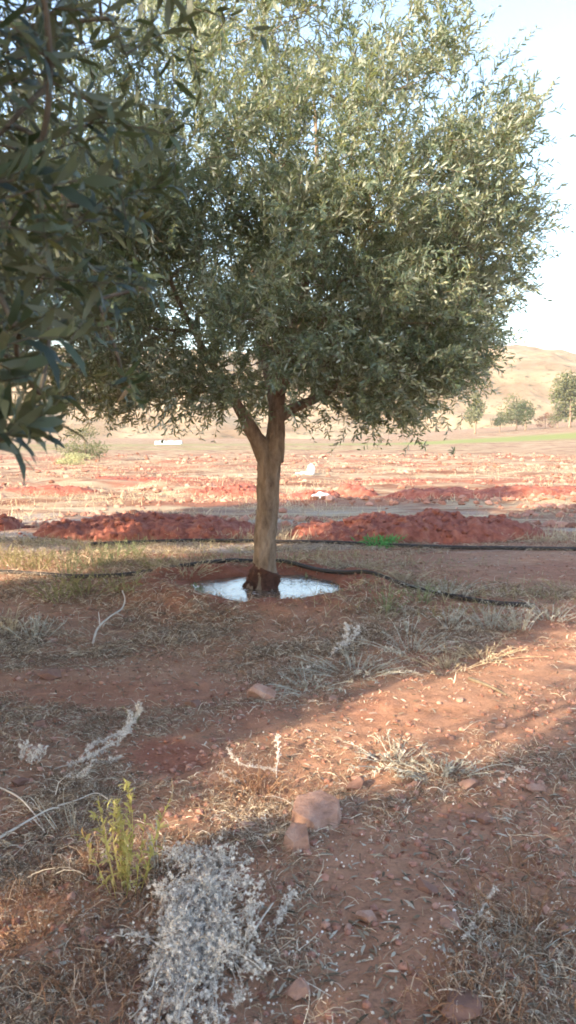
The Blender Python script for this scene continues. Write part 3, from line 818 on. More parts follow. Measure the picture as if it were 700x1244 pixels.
g = np.random.default_rng(5)
mb = MB()
x, y = scatter(100000, 1.6, 6.2, dens_litter, g); n = len(x)
ribbons(mb, x, y, 0.014 + 0.065 * g.uniform(size=n) ** 1.7, g.uniform(0.0014, 0.0040, n), g, curl=18, lift=0.016)
x, y = scatter(3500, 1.6, 6.2, dens_litter, g); n = len(x)
ribbons(mb, x, y, g.uniform(0.05, 0.16, n), g.uniform(0.002, 0.004, n), g, curl=8, lift=0.03, up=0.2)
x, y = scatter(50000, 5.5, 11.5, dens_litter, g, pw=1.2); n = len(x)
ribbons(mb, x, y, g.uniform(0.03, 0.13, n), g.uniform(0.003, 0.006, n), g, curl=9, lift=0.025, up=0.25)
o = mb.build('dry_grass_litter', M['straw'], smooth=False); tag(o, 'curled grey dry grass stalks littering the red soil', 'dry grass', kind='stuff')

mb = MB()
def dens_rust(x, y):
    px, py, f = project(np.stack([x, y, 0 * x], -1)); m = 0
    for e in [(60, 1130, 90, 60), (110, 1060, 60, 40), (100, 1220, 110, 50), (310, 955, 55, 30), (640, 1110, 70, 70), (600, 1220, 110, 40), (200, 1080, 60, 60), (350, 770, 160, 50)]:
        m = np.maximum(m, ellmask(px, py, *e, soft=0.5))
    return m * (0.35 + 0.65 * sstep(-0.1, 0.25, fbm(x * 6, y * 6, seed=94))) * ~inpit(x, y)
x, y = scatter(4200, 1.6, 7.6, dens_rust, g); n = len(x)
ribbons(mb, x, y, g.uniform(0.025, 0.10, n), g.uniform(0.0016, 0.004, n), g, curl=10, lift=0.03, up=0.55)
o = mb.build('rust_grass', M['straw_rust'], smooth=False); tag(o, 'rust coloured dry grass stubble patches on the near soil', 'dry grass', kind='stuff')

mb = MB()
def dens_far(x, y):
    return sstep(-0.12, 0.22, fbm(x / 2.4, y / 1.2, seed=97)) * (1 - bare_at(x, y))
x, y = scatter(24000, 11.5, 60, dens_far, g, pw=1.6); n = len(x)
ribbons(mb, x, y, g.uniform(0.05, 0.20, n), g.uniform(0.006, 0.016, n), g, curl=3, lift=0.02, up=0.8)
o = mb.build('straw_stubble', M['straw_pale'], smooth=False); tag(o, 'pale sunlit straw stubble over the open field', 'dry grass', kind='stuff')

mb = MB()
def dens_clod(x, y): return sstep(0.05, 0.3, fbm(x / 3.0, y / 1.1, seed=150)) + 0.04
x, y = scatter(4200, 13, 60, dens_clod, g, pw=1.5); r_ = 0.02 + 0.10 * g.uniform(size=len(x)) ** 2.5 * (0.6 + y / 50)
V = ICO[None] * (1 + g.uniform(-0.35, 0.35, (len(x), 12, 1))) * r_[:, None, None] * np.array([1, 1, 0.7]) + np.stack([x, y, gh(x, y) + r_ * 0.2], -1)[:, None]
mb.add(V.reshape(-1, 3), (ICF[None] + (np.arange(len(x)) * 12)[:, None, None]).reshape(-1, 3))
o = mb.build('soil_clods', M['crumb'], smooth=False); tag(o, 'red soil clods strewn over the open field', 'soil clods', kind='stuff')
mb = MB()
def dens_cr(x, y): return (0.25 + 0.75 * sstep(-0.1, 0.3, fbm(x * 2.2, y * 2.2, seed=98))) * ~inpit(x, y)
pass
def dens_low(x, y):
    px, py, f = project(np.stack([x, y, 0 * x], -1))
    m = np.maximum(ellmask(px, py, 110, 676, 220, 18, .4), np.maximum(0.5 * ellmask(px, py, 330, 685, 200, 14, .5), 0.35 * ellmask(px, py, 560, 735, 200, 26, .5)))
    return m * (0.2 + 0.8 * sstep(-0.1, 0.3, fbm(x * 2, y * 2, seed=130))) * ~inpit(x, y)
mg = MB(); x, y = scatter(5200, 6.5, 12.0, dens_low, g, pw=1.0); n = len(x)
ribbons(mg, x, y, g.uniform(0.04, 0.14, n), g.uniform(0.004, 0.007, n), g, curl=3, lift=0.01, up=0.95)
o = mg.build('low_grass', M['low_grass'], smooth=False); tag(o, 'low olive and straw coloured grass between the hoses', 'grass', kind='stuff')
x, y = scatter(15000, 1.6, 12.5, dens_cr, g, pw=1.7); z = gh(x, y)
rr = 0.003 + 0.014 * g.uniform(size=len(x)) ** 3.2
V = ICO[None] * (1 + g.uniform(-0.3, 0.3, (len(x), 12, 1))) * rr[:, None, None] * np.array([1, 1, 0.75]) + np.stack([x, y, z + rr * 0.35], -1)[:, None]
F = (ICF[None] + (np.arange(len(x)) * 12)[:, None, None]).reshape(-1, 3)
mb.add(V.reshape(-1, 3), F); o = mb.build('soil_crumbs', M['crumb'], smooth=False); tag(o, 'loose crumbs and grit of red soil', 'soil crumbs', kind='stuff')

def dens_fall(x, y): return 0.35 + 0.65 * sstep(-0.1, 0.3, fbm(x * 2.5, y * 2.5, seed=140))
ml_ = MB(); x, y = scatter(6000, 1.6, 10.5, dens_fall, g, pw=1.5); n = len(x)
z = np.where(inpit(x, y), np.maximum(gh(x, y), 0.024), gh(x, y)) + g.uniform(0.003, 0.010, n)
a = g.uniform(0, 6.28, n); d = nrm(np.stack([np.cos(a), np.sin(a), g.normal(size=n) * 0.15], -1))
nn = nrm(np.array([0, 0, 1.0]) + g.normal(size=(n, 3)) * 0.3); nn = nrm(nn - d * (nn * d).sum(-1, keepdims=True))
V, F = leaf_geo(np.stack([x, y, z], -1), d, nn, g.uniform(0.03, 0.06, n), g.uniform(0.006, 0.011, n)); ml_.add(V, F)
o = ml_.build('fallen_leaves', M['fallen'], smooth=False); tag(o, 'fallen grey brown olive leaves strewn over soil and puddle', 'fallen leaves', kind='stuff')

# ------------------------------------------------------------------ wool: fuzzy white tufts
def puffs(mb, p, r, g, mat_=0, hairs=28):
    n = len(p)
    v, f = (ICO, ICF)
    sc = g.uniform(0.7, 1.3, (n, 1, 3))
    V = v[None] * (1 + g.uniform(-0.38, 0.38, (n, 12, 1))) * sc * r[:, None, None] * (0.55 if hairs > 10 else 0.8) + p[:, None]
    F = (f[None] + (np.arange(n) * 12)[:, None, None]).reshape(-1, 3)
    mb.add(V.reshape(-1, 3), F, mat_ + (1 if hairs > 10 else 0))
    if hairs:
        d = nrm(g.normal(size=(n, hairs, 3))); s = nrm(np.cross(d, g.normal(size=(n, hairs, 3))))
        L = r[:, None, None] * g.uniform(0.7, 1.9, (n, hairs, 1)); w = r[:, None, None] * 0.11
        c = p[:, None] + d * r[:, None, None] * 0.5
        V = np.stack([c - s * w, c + s * w, p[:, None] + d * L + g.normal(size=d.shape) * r[:, None, None] * 0.25], 2).reshape(-1, 3)
        mb.add(V, np.arange(n * hairs * 3).reshape(-1, 3), mat_)

def woolly(label, stems, per, r, g, name='woolly_weed', group='white woolly dried weeds', stem_r=0.003, off=0.008):
    """stems: list of world polylines."""
    mb = MB(); base = stems[0][0]; ms = MB()
    for s in stems:
        path = smooth_path(s, 5); path[:, :2] += g.normal(size=(len(path), 2)) * 0.003
        tube(ms, path, np.linspace(stem_r, stem_r * 0.5, len(path)), 5)
        L = np.linalg.norm(np.diff(path, axis=0), axis=1).sum(); k = max(3, int(L * per))
        t = g.uniform(0.12, 1, k) * (len(path) - 1); i = np.minimum(t.astype(int), len(path) - 2); fr = (t - i)[:, None]
        p = path[i] * (1 - fr) + path[i + 1] * fr + g.normal(size=(k, 3)) * off
        p[:, 2] = np.maximum(p[:, 2], gh(p[:, 0], p[:, 1]) + r * 0.4)
        puffs(mb, p, g.uniform(0.55, 1.3, k) * r, g)
    root = thing(name, label, 'dried weed', tuple(base), group)
    ms.build('stems', M['wool_stem'], root, loc=tuple(base)); mb.build('tufts', [M['wool'], M['wool_core']], root, smooth=False, loc=tuple(base))
    return root

def gp(px, py, h=0.0):
    p = P(px, py); p[2] += h; return p

g = np.random.default_rng(11)
# big clump, bottom left of the middle
st = []
root_p = P(262, 1052)
for k in range(56):
    ey = g.uniform(1045, 1290); ex = g.uniform(215 - (ey - 1045) * 0.30, 318 - (ey - 1045) * 0.12)
    e = P(ex, ey); m_ = (root_p * 0.5 + e * 0.5) + np.array([g.normal() * 0.03, g.normal() * 0.03, g.uniform(0.03, 0.12)])
    s0 = root_p * g.uniform(0.2, 1.0) + 0; w_ = g.uniform(0, 0.6); s0 = root_p * (1 - w_) + e * w_; s0[2] = float(gh(s0[0], s0[1]))
    m_ = (s0 + e) / 2 + np.array([g.normal() * 0.02, g.normal() * 0.02, g.uniform(0.005, 0.055)])
    e[2] += g.uniform(0.0, 0.025); st.append([s0, m_, e])
for k in range(14):
    b = P(g.uniform(215, 320), g.uniform(1040, 1180)); st.append([b, b + [g.normal() * .02, g.normal() * .02, .035], b + [g.normal() * .05, g.normal() * .05, g.uniform(.04, .09)]])
for k in range(34):
    b = P(g.uniform(185, 312), g.uniform(1045, 1215)); q = np.array([g.normal() * .06, g.normal() * .06, g.uniform(.03, .12)])
    st.append([b, b + q * .5 + [0, 0, .02], b + q])
woolly('large sprawling white woolly weed clump in the near foreground below the yellow green weed', st, 165, 0.0066, g, off=0.017, stem_r=0.0026)
woolly('white woolly dried branch lying behind the yellow green weed with two upturned tips',
       [[gp(62, 936), gp(95, 930, .02), gp(125, 918, .03), gp(150, 905, .05), gp(166, 885, .06), gp(171, 893, .17)],
        [gp(95, 925), gp(112, 912, .03), gp(140, 903, .04), gp(158, 893, .06), gp(159, 885, .10)],
        [gp(108, 925), gp(128, 928, .01), gp(150, 924, .02)], [gp(70, 946), gp(100, 947, .02), gp(113, 943, .07)]], 260, 0.0075, g, off=0.007)
woolly('white woolly dried branch beside the big flat stone, curving up at its left end',
       [[gp(345, 938), gp(325, 938, .02), gp(300, 938, .03), gp(282, 930, .04), gp(276, 925, .07)], [gp(335, 945), gp(338, 925, .05), gp(338, 915, .09)],
        [gp(300, 950), gp(285, 952, .01), gp(265, 945, .03)]], 150, 0.006, g, off=0.006)
woolly('small white woolly tuft right of the large woolly clump', [[gp(345, 1108), gp(352, 1098, .02), gp(356, 1090, .03)], [gp(345, 1108), gp(350, 1104, .03), gp(364, 1100, .02)], [gp(345, 1108), gp(341, 1118, .02), gp(335, 1130, .02)]], 260, 0.006, g)
woolly('grey woolly rounded clump at left beside the woolly branch', [[gp(34 + a, 925 + b), gp(36 + a, 922 + b, .03), gp(40 + a * 1.3, 918 + b, .05)] for a, b in [(-9, 0), (0, 2), (8, -2), (12, 3), (4, 6), (-4, -4)]], 180, 0.007, g)
woolly('white woolly sprig on the litter right of the bare path', [[gp(580, 1120), gp(590, 1105, .02), gp(600, 1092, .03)], [gp(580, 1120), gp(572, 1135, .02), gp(565, 1145, .02)], [gp(580, 1120), gp(588, 1124, .03), gp(598, 1128, .02)]], 130, 0.006, g)
woolly('white woolly patch among the litter at the right', [[gp(618, 942), gp(630, 940, .02), gp(645, 942, .02)], [gp(618, 942), gp(612, 950, .01), gp(604, 957, .01)]], 160, 0.006, g)
woolly('pale woolly dried sprig in the weeds right of the puddle', [[gp(398, 800), gp(415, 792, .04), gp(430, 780, .04), gp(434, 770, .05)], [gp(365, 818), gp(385, 812, .02), gp(400, 812, .03)], [gp(418, 795), gp(420, 782, .06), gp(423, 775, .10)]], 130, 0.010, g, off=0.012)

# loose white seed heads on the bare soil
mb = MB()
def dens_puff(x, y):
    px, py, f = project(np.stack([x, y, 0 * x], -1))
    m = 0.10 + 0.9 * np.maximum(ellmask(px, py, 330, 1090, 110, 150, .6), np.maximum(ellmask(px, py, 600, 1150, 120, 80, .6), 0.6 * ellmask(px, py, 120, 1180, 160, 90, .6)))
    return m * sstep(-0.2, 0.3, fbm(x * 4, y * 4, seed=120))
x, y = scatter(1100, 1.6, 4.6, dens_puff, g); r_ = g.uniform(0.002, 0.0052, len(x))
puffs(mb, np.stack([x, y, gh(x, y) + r_ * 0.7 + g.uniform(0, .01, len(x))], -1), r_, g, hairs=6)
o = mb.build('seed_fluff', M['wool'], smooth=False); tag(o, 'tiny white seed heads sprinkled over the near soil', 'seed fluff', kind='stuff')

# ------------------------------------------------------------------ weeds
def weed(px, py, label, m, h, spread, nst, g, leaf=(0.02, 0.006), lps=14, name='weed', cat='weed', group=None, grav=0.3, stem_m=None, lean=(0, 0), stem_r=0.0018, pos=None, curl=0.15):
    b = P(px, py) if pos is None else np.array(pos)
    mb, ms = MB(), MB(); LB, LD, LN, LL, LW = [], [], [], [], []
    for k in range(nst):
        a = g.uniform(0, 6.28); q = g.uniform(0.1, 1) * spread
        s0 = b + np.array([math.cos(a) * q * 0.45, math.sin(a) * q * 0.45, 0]); s0[2] = float(gh(s0[0], s0[1])) - 0.003
        hh = h * g.uniform(0.45, 1.05)
        e = s0 + np.array([math.cos(a) * q * 0.7 + lean[0] * hh, math.sin(a) * q * 0.7 + lean[1] * hh, hh])
        c = (s0 + e) / 2 + np.array([g.normal() * 0.06 * hh, g.normal() * 0.06 * hh, 0.12 * hh])
        tt = np.linspace(0, 1, 6)[:, None]; path = s0 * (1 - tt) ** 2 + 2 * c * tt * (1 - tt) + e * tt ** 2
        path[:, 2] -= grav * hh * 0.25 * tt[:, 0] ** 3
        tube(ms, path, np.linspace(stem_r, stem_r * 0.4, 6), 4, cap=False)
        if lps:
            t = g.uniform(0.12, 1.0, lps) * 5; i = np.minimum(t.astype(int), 4); fr = (t - i)[:, None]
            p = path[i] * (1 - fr) + path[i + 1] * fr
            T = nrm(path[i + 1] - path[i]); d = nrm(T * 0.6 + g.normal(size=(lps, 3)) * 0.7)
            nn = nrm(T + np.array([0, 0, .4]) + g.normal(size=(lps, 3)) * 0.3); nn = nrm(nn - d * (nn * d).sum(-1, keepdims=True))
            LB.append(p); LD.append(d); LN.append(nn); LL.append(g.uniform(.6, 1.3, lps) * leaf[0]); LW.append(g.uniform(.7, 1.2, lps) * leaf[1])
    root = thing(name, label, cat, tuple(b), group)
    ms.build('stems', M[stem_m or m], root, loc=tuple(b))
    if lps:
        V, F = leaf_geo(*map(np.concatenate, (LB, LD, LN, LL, LW)), curl=curl)
        mb.add(V, F); mb.build('leaves', M[m], root, smooth=False, loc=tuple(b))
    return root

g = np.random.default_rng(17)
# yellow green weed in the near left
weed(155, 1080, 'bright yellow green leafy weed at the near left, tallest plant in the foreground', 'lime_leaf', 0.34, 0.13, 16, g, leaf=(0.034, 0.0085), lps=24, stem_m='lime_leaf', grav=0.1)
weed(112, 1062, 'thin rust red dried weed against the left side of the yellow green weed', 'straw_rust', 0.20, 0.06, 7, g, leaf=(0.02, 0.004), lps=12, stem_m='straw_rust')
weed(193, 1060, 'pale grey dried stalks against the right side of the yellow green weed', 'grey_weed', 0.20, 0.06, 7, g, leaf=(0.016, 0.005), lps=16)
weed(209, 972, 'single upright pale dry seed spike in front of the smooth red soil patch', 'straw_pale', 0.15, 0.006, 1, g, leaf=(0.012, 0.005), lps=26, grav=0)
weed(312, 962, 'rusty dry weed tangle left of the big flat stone', 'straw_rust', 0.13, 0.20, 26, g, leaf=(0.016, 0.004), lps=9, grav=0.9)
weed(45, 1135, 'reddish brown dry weed tangle at the left edge of the foreground', 'straw_rust', 0.11, 0.22, 34, g, leaf=(0.016, 0.004), lps=9, grav=0.8)
weed(120, 1195, 'brown dry weed tangle in the bottom left corner beside the woolly clump', 'straw_rust', 0.09, 0.20, 26, g, leaf=(0.014, 0.004), lps=8, grav=0.8)
weed(640, 1130, 'brown dry weed at the lower right among pale grass', 'straw_rust', 0.15, 0.17, 24, g, leaf=(0.016, 0.004), lps=8, grav=0.8)
weed(622, 1170, 'pale sprawling dry weed at the lower right nearest the camera', 'grey_weed', 0.08, 0.24, 22, g, leaf=(0.02, 0.004), lps=8, grav=1.2)
weed(165, 878, 'tiny yellowish weed on the litter above the woolly branch', 'olive_weed', 0.10, 0.06, 8, g, leaf=(0.016, 0.005), lps=12)
weed(84, 1010, 'wiry pale dry stems left of the yellow green weed', 'grey_weed', 0.16, 0.12, 9, g, leaf=(0.014, 0.003), lps=5, lean=(-0.2, 0))
weed(462, 664, 'bright green grass tuft in front of the long dark mound at the back hose', 'green_weed', 0.16, 0.30, 34, g, leaf=(0.09, 0.016), lps=7, name='grass_tuft', cat='grass tuft', grav=0.7)
weed(512, 733, 'green weed beside the puddle rim, left of the grey dried weeds', 'dusty_leaf', 0.20, 0.16, 14, g, leaf=(0.03, 0.008), lps=14)
weed(470, 745, 'dusty green weed on the right slope of the basin rim', 'dusty_leaf', 0.22, 0.2, 16, g, leaf=(0.03, 0.008), lps=14)
weed(371, 712, 'small green sprig standing at the right of the trunk in the puddle', 'dusty_leaf', 0.15, 0.01, 4, g, leaf=(0.03, 0.009), lps=12)
# green weeds along the near hose at left: each of its own size and place
G = 'green weeds along the near hose at left'
for px, py, h, s, n_, m, lab in [
    (82, 700, .50, .22, 12, 'dusty_leaf', 'tallest green weed of the left group, leaning in front of the left mound'),
    (72, 728, .30, .36, 26, 'olive_weed', 'broad olive green weed just below the hose at left'),
    (18, 690, .34, .36, 20, 'olive_weed', 'olive weed at the left edge above the hose'),
    (45, 692, .30, .26, 16, 'olive_weed', 'thin olive weed between the left edge weed and the tallest weed'),
    (118, 690, .32, .26, 18, 'dusty_leaf', 'dusty green weed just right of the tallest weed'),
    (140, 680, .28, .22, 14, 'dusty_leaf', 'green weed in front of the bright foot of the left mound'),
    (163, 676, .30, .24, 16, 'dusty_leaf', 'green weed at the left end of the back hose'),
    (185, 690, .22, .30, 18, 'olive_weed', 'low olive weed between the two hoses left of the trunk'),
    (228, 695, .18, .40, 22, 'straw_pale', 'straw coloured low weed between the two hoses near the trunk'),
    (105, 722, .24, .30, 18, 'olive_weed', 'olive weed below the hose right of the broad olive weed'),
    (150, 712, .22, .26, 14, 'olive_weed', 'small olive weed growing over the hose'),
    (15, 770, .22, .20, 12, 'straw_pale', 'dry straw tuft at the left edge below the hose'),
    (42, 775, .26, .18, 14, 'grey_weed', 'grey dried weed at left next to the straw tuft'),
    (240, 722, .12, .08, 9, 'dusty_leaf', 'small green weed on the left rim of the puddle')]:
    weed(px, py, lab, m, h * .85, s * 1.2, int(n_ * 1.25), g, leaf=(0.036, 0.008), lps=13, group=G, grav=0.35, stem_r=0.003)
# grey dried weeds on the right
G = 'grey dried weeds right of the basin'
for px, py, h, s, n_, m, lab in [
    (430, 815, .16, .42, 30, 'grey_weed', 'wide grey dried weed lying in front of the basin rim'),
    (375, 835, .10, .36, 22, 'grey_weed', 'flat grey dried weed below the puddle, left of the wide grey one'),
    (500, 790, .20, .42, 26, 'grey_weed', 'grey dried weed right of the wide grey one'),
    (496, 768, .30, .12, 7, 'grey_weed', 'tall pale stalks standing up from the grey weeds'),
    (545, 760, .20, .36, 22, 'grey_weed', 'grey dried weed below the end of the near hose'),
    (595, 762, .26, .34, 26, 'grey_weed', 'bushy pale grey weed over the hidden end of the hose'),
    (630, 765, .30, .26, 18, 'grey_weed', 'upright pale grey weed near the right edge'),
    (670, 752, .20, .40, 22, 'grey_weed', 'low grey weed at the right edge'),
    (545, 722, .18, .44, 24, 'grey_weed', 'pale low weed behind the near hose on the right'),
    (490, 705, .16, .46, 22, 'straw_pale', 'straw coloured weed behind the near hose, right of the puddle'),
    (430, 690, .12, .60, 22, 'straw_pale', 'low straw weed between the two hoses right of the trunk'),
    (590, 800, .12, .34, 22, 'straw_pale', 'sunlit yellow dry grass clump on the bright strip of soil'),
    (545, 812, .12, .30, 18, 'straw_pale', 'dry grass clump at the edge of the bright strip of soil'),
    (540, 940, .10, .26, 18, 'grey_weed', 'low grey dried weed below the bright strip, right of the big stone'),
    (480, 925, .09, .26, 18, 'grey_weed', 'low grey dried weed above right of the big stone')]:
    weed(px, py, lab, m, h * .8, s, int(n_ * 1.4), g, leaf=(0.024, 0.0055), lps=18, group=G, grav=0.9, stem_r=0.003)

# dry sticks
def stick(pix, r, label, m='wool_stem', group='dry sticks on the soil', side=()):
    mb = MB(); p = smooth_path([gp(*q) for q in pix], 5); tube(mb, p, np.linspace(r, r * .55, len(p)), 7, wob=0.2)
    for sd in side:
        s = smooth_path([gp(*q) for q in sd], 4); tube(mb, s, np.linspace(r * .6, r * .3, len(s)), 6, wob=0.2)
    o = mb.build('dry_stick', M[m], loc=tuple(p[0])); tag(o, label, 'stick', group)
stick([(113, 783, .01), (119, 768, .03), (133, 757, .05), (148, 748, .06), (152, 742, .10), (149, 735, .13)], 0.009, 'pale forked dry stick bent upward on the bare soil left of the basin', side=[[(122, 766, .03), (120, 755, .08)], [(140, 752, .055), (150, 753, .03)]])
stick([(-10, 958, .02), (20, 975, .03), (38, 990, .02), (52, 1005, .01)], 0.004, 'thin pale dry stalk at the left edge above the wiry stems')
stick([(-15, 1030, .01), (25, 1012, .03), (58, 996, .04), (72, 990, .03)], 0.005, 'thick pale dry stalk slanting up at the left edge', side=[[(40, 1004, .035), (55, 1014, .01)]])
stick([(70, 985, .02), (95, 980, .03), (118, 972, .03), (138, 982, .02)], 0.003, 'thin curved dry stalk behind the yellow green weed')
stick([(570, 826, .01), (595, 836, .012), (615, 846, .01)], 0.012, 'dark twig lying on the bright strip of soil', m='twig')
stick([(424, 1120, .004), (436, 1126, .006), (450, 1133, .004)], 0.004, 'short dark twig on the bare path', m='twig')
stick([(300, 1150, .01), (318, 1128, .03), (332, 1108, .03)], 0.004, 'pale dry stalk leaning out of the right side of the woolly clump')

# ------------------------------------------------------------------ stones
b = P(384, 998)
stone((b[0], b[1]), (0.215, 0.215, 0.14), 301, 'large flat topped reddish stone, biggest on the near soil', rot=0.15, sink=0.30,
      rmax=1.8, planes=[(0.05, -0.38, 1, 0.56), (-0.95, 0.3, 0.1, 0.84), (-0.3, 1, 0.15, 0.80), (0.7, 0.72, 0.1, 0.88), (1, -0.35, 0.12, 0.84), (0.42, -0.95, 0.30, 0.80), (-0.8, -0.75, 0.08, 0.86), (0, 0, -1, 0.8)])
b = P(361, 1030)
stone((b[0], b[1]), (0.105, 0.095, 0.10), 302, 'small angular stone leaning against the large flat topped stone', rot=-0.3, sink=0.2, rmax=1.7,
      planes=[(-0.15, -0.5, 1, 0.6), (-1, 0.2, 0.1, 0.8), (0.1, 1, 0.2, 0.8), (1, 0.3, 0.15, 0.8), (0.6, -1, 0.2, 0.8), (-0.7, -0.9, 0.25, 0.75), (0, 0, -1, .8)])
spec = [(321, 848, .15, 'flat reddish stone half buried on the bare strip below the basin'), (238, 858, .10, 'dark stone left of the half buried flat stone'),
        (40, 918, .10, 'dusty stone left of the white woolly branch'), (62, 824, .12, 'dark stone on the bare streak at left'),
        (572, 955, .085, 'rounded stone on the litter right of the big stone'), (517, 1080, .055, 'small pale stone beside the bare path'),
        (360, 1210, .07, 'small stone at the bottom by the woolly clump'), (432, 958, .08, 'reddish stone just right of the big flat stone'),
        (548, 1122, .075, 'red stone at the edge of the lower right litter'), (24, 952, .075, 'small stone at the left edge near the woolly branch'),
        (448, 1118, .06, 'reddish clod in the middle of the bare path'), (590, 998, .06, 'dull clod in the litter at the right'),
        (655, 960, .075, 'reddish clod near the right edge among the litter'), (505, 955, .05, 'pale flat stone right of the reddish one'),
        (60, 780, .09, 'brown clod below the hose at left'), (395, 1012, .03, 'pale chip beside the large flat topped stone'),
        (405, 850, .06, 'small stone right of the half buried flat stone'), (46, 882, .07, 'round dusty stone at left above the woolly branch'),
        (300, 1005, .05, 'small clod left of the small angular stone'), (555, 1228, .09, 'rust brown stone at the bottom right edge')]
for k, (px, py, w, lab) in enumerate(spec):
    b = P(px, py); gg = np.random.default_rng(400 + k)
    stone((b[0], b[1]), (w * gg.uniform(.9, 1.1), w * gg.uniform(.7, 1), w * gg.uniform(.45, .65)), 400 + k, lab, 'stones and clods on the soil', m=['stone', 'stone_dark'][k % 2] if k != 1 else 'stone_dark', sink=0.3, detail=I3)
gg = np.random.default_rng(9); k = 0
while k < 30:
    px, py = gg.uniform(0, 700), gg.uniform(745, 1230)
    if np.hypot((px - 322) / 130, (py - 720) / 40) < 1: continue
    b = P(px, py); w = gg.uniform(.012, .034) * (1 if py > 900 else 1.6)
    stone((b[0], b[1]), (w, w * .85, w * .6), 500 + k, 'small red brown pebble lying on the soil', 'pebbles scattered over the soil', m=['stone', 'stone_dark'][k % 2], detail=I1, name='pebble', cat='pebble'); k += 1

# ------------------------------------------------------------------ white things out in the field
def white_sack():
    b = P(378, 577); mb = MB()
    v, f = I4; p = v * np.array([0.15, 0.13, 0.26])
    p[:, :2] *= (1 - 0.35 * sstep(0.1, 0.26, p[:, 2]))[:, None]
    p = p * (1 + 0.22 * fbm(p[:, 0] * 7, p[:, 1] * 7, p[:, 2] * 7, 3, 5))[:, None]
    mb.add(p + b + [0, 0, .2], f)
    root = thing('sack', 'white plastic sack standing in the sunlit field right of the trunk', 'sack', tuple(b))
    mb.build('bag', M['white_plastic'], root, loc=tuple(b))
    mb = MB(); tube(mb, smooth_path([b + [-.08, 0, .06], b + [-.25, .03, .07], b + [-.42, -.03, .05], b + [-.60, .02, .04]], 5), [.06] * 15 + [.03], 9, wob=0.8)
    mb.build('loose_end', M['white_plastic'], root, loc=tuple(b))
white_sack()
def rag():
    b = P(391, 606); nx = 34
    X, Y = np.meshgrid(np.linspace(-1, 1, nx), np.linspace(-1, 1, nx))
    wx, wy = b[0] + X * .27 + .05 * fbm(X * 2, Y * 2, seed=3), b[1] + Y * .22 + .06 * fbm(X * 2, Y * 2, seed=4)
    Z = gh(wx, wy) + 0.02 + np.clip(1 - np.hypot(X, Y), 0, 1) * .13 + .10 * np.abs(fbm(X * 2.6, Y * 2.6, seed=6))
    V = np.stack([wx, wy, Z], -1).reshape(-1, 3); lo = V.copy(); lo[:, 2] -= .012
    i, j = np.meshgrid(np.arange(nx - 1), np.arange(nx - 1), indexing='ij')
    q = np.stack([i * nx + j, i * nx + j + 1, (i + 1) * nx + j + 1, (i + 1) * nx + j], -1).reshape(-1, 4)
    mb = MB(); mb.add(V, q); mb.add(lo, q[:, ::-1])
    tag(mb.build('plastic_rag', M['white_plastic'], loc=tuple(b)), 'crumpled white plastic rag on the ground right of the trunk between red mounds', 'plastic rag')
rag()
def sheet():                                # long low plastic tunnel, far left
    c = at(205, 539, 120); gx, gy = c[0], c[1]; gz = float(gh(gx, gy))
    L = np.linspace(-1.9, 1.9, 25); A = np.linspace(0, math.pi, 13)
    V = np.array([[gx + l, gy + math.cos(a) * 0.9, gz - .05 + math.sin(a) * (0.55 + 0.06 * math.sin(l * 5))] for l in L for a in A])
    i, j = np.meshgrid(np.arange(24), np.arange(12), indexing='ij')
    q = np.stack([i * 13 + j, (i + 1) * 13 + j, (i + 1) * 13 + j + 1, i * 13 + j + 1], -1).reshape(-1, 4)
    mb = MB(); mb.add(V, q)
    k = np.arange(13); mb.add(V[:13], [k[None, :]]); mb.add(V[-13:], [k[None, ::-1]])
    tag(mb.build('plastic_tunnel', M['white_plastic'], loc=(gx, gy, gz)), 'long low white plastic tunnel far across the field left of the trunk', 'plastic tunnel')
sheet()

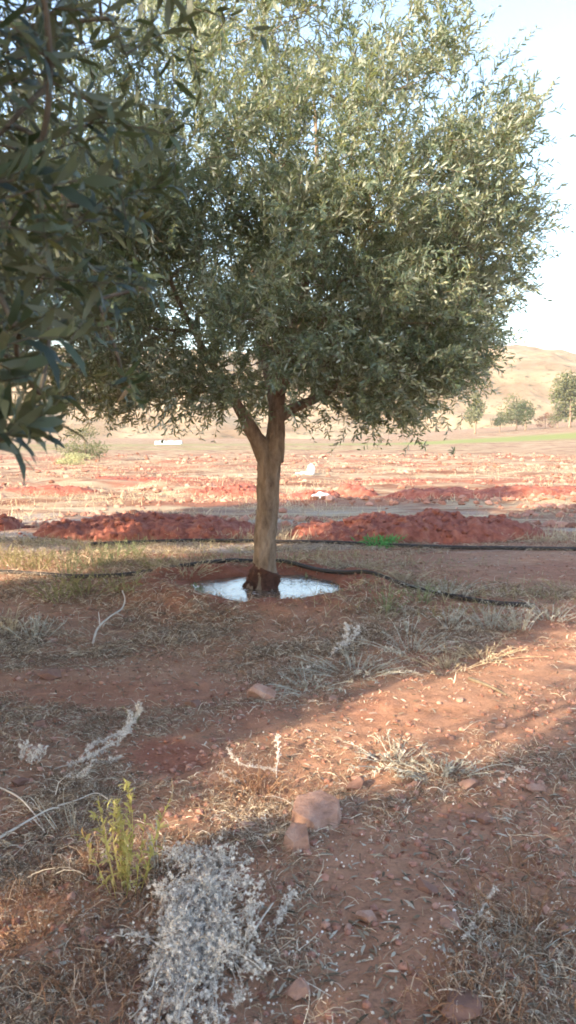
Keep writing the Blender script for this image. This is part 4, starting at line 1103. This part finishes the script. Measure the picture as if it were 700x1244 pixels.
# ------------------------------------------------------------------ the dusty air
def haze():
    lo, hi = np.array([-680, -60, -8.0]), np.array([720, 930, 92.0])
    V = np.array([[(lo, hi)[a][0], (lo, hi)[b][1], (lo, hi)[c][2]] for a in (0, 1) for b in (0, 1) for c in (0, 1)])
    q = np.array([(0, 1, 3, 2), (4, 6, 7, 5), (0, 4, 5, 1), (2, 3, 7, 6), (0, 2, 6, 4), (1, 5, 7, 3)])
    m = bpy.data.materials.new('haze'); m.use_nodes = True; nt = m.node_tree; nt.nodes.clear()
    out = nt.nodes.new('ShaderNodeOutputMaterial'); v = nt.nodes.new('ShaderNodeVolumePrincipled')
    v.inputs['Color'].default_value = (0.95, 0.93, 0.90, 1); v.inputs['Density'].default_value = 0.00045; v.inputs['Anisotropy'].default_value = 0.2
    nt.links.new(v.outputs[0], out.inputs['Volume'])
    mb = MB(); mb.add(V, q); o = mb.build('haze', m, smooth=False); o['kind'] = 'stuff'
haze()

# ------------------------------------------------------------------ light, sky, camera
SUN_AZ = np.array([-0.70, -0.714]); SUN_EL = R(23)
w = bpy.data.worlds.new('World'); S.world = w; w.use_nodes = True
nt = w.node_tree; bg = nt.nodes['Background']
sky = nt.nodes.new('ShaderNodeTexSky'); sky.sky_type = 'NISHITA'; sky.sun_disc = False
sky.sun_elevation = SUN_EL; sky.sun_rotation = R(225); sky.air_density = 1.0; sky.dust_density = 1.0; sky.ozone_density = 0.6
nt.links.new(sky.outputs[0], bg.inputs['Color']); bg.inputs['Strength'].default_value = 0.1
sl = bpy.data.lights.new('sun', 'SUN'); sl.energy = 2.75; sl.angle = R(0.5); sl.color = (1.0, 0.84, 0.62)
so = bpy.data.objects.new('sun', sl); C.objects.link(so)
tos = Vector((SUN_AZ[0] * math.cos(SUN_EL), SUN_AZ[1] * math.cos(SUN_EL), math.sin(SUN_EL)))
so.rotation_euler = tos.to_track_quat('Z', 'Y').to_euler(); so.location = (-20, -20, 20)

cam = bpy.data.cameras.new('camera'); co = bpy.data.objects.new('camera', cam); C.objects.link(co)
co.location = (0, 0, CAMZ); co.rotation_euler = (math.pi / 2 - PITCH, 0, 0)
cam.sensor_fit = 'VERTICAL'; cam.sensor_height = 36; cam.lens = FPX / 1244 * 36
cam.clip_start = 0.05; cam.clip_end = 3000
cam.dof.use_dof = True; cam.dof.focus_distance = 7.0; cam.dof.aperture_fstop = 9.0
S.camera = co
S.view_settings.view_transform = 'Standard'; S.view_settings.look = 'None'
S.view_settings.exposure = 2.5; S.view_settings.gamma = 1
S.cycles.max_bounces = 5; S.cycles.diffuse_bounces = 3; S.cycles.adaptive_threshold = 0.03; S.cycles.transparent_max_bounces = 8
S.cycles.filter_width = 1.8
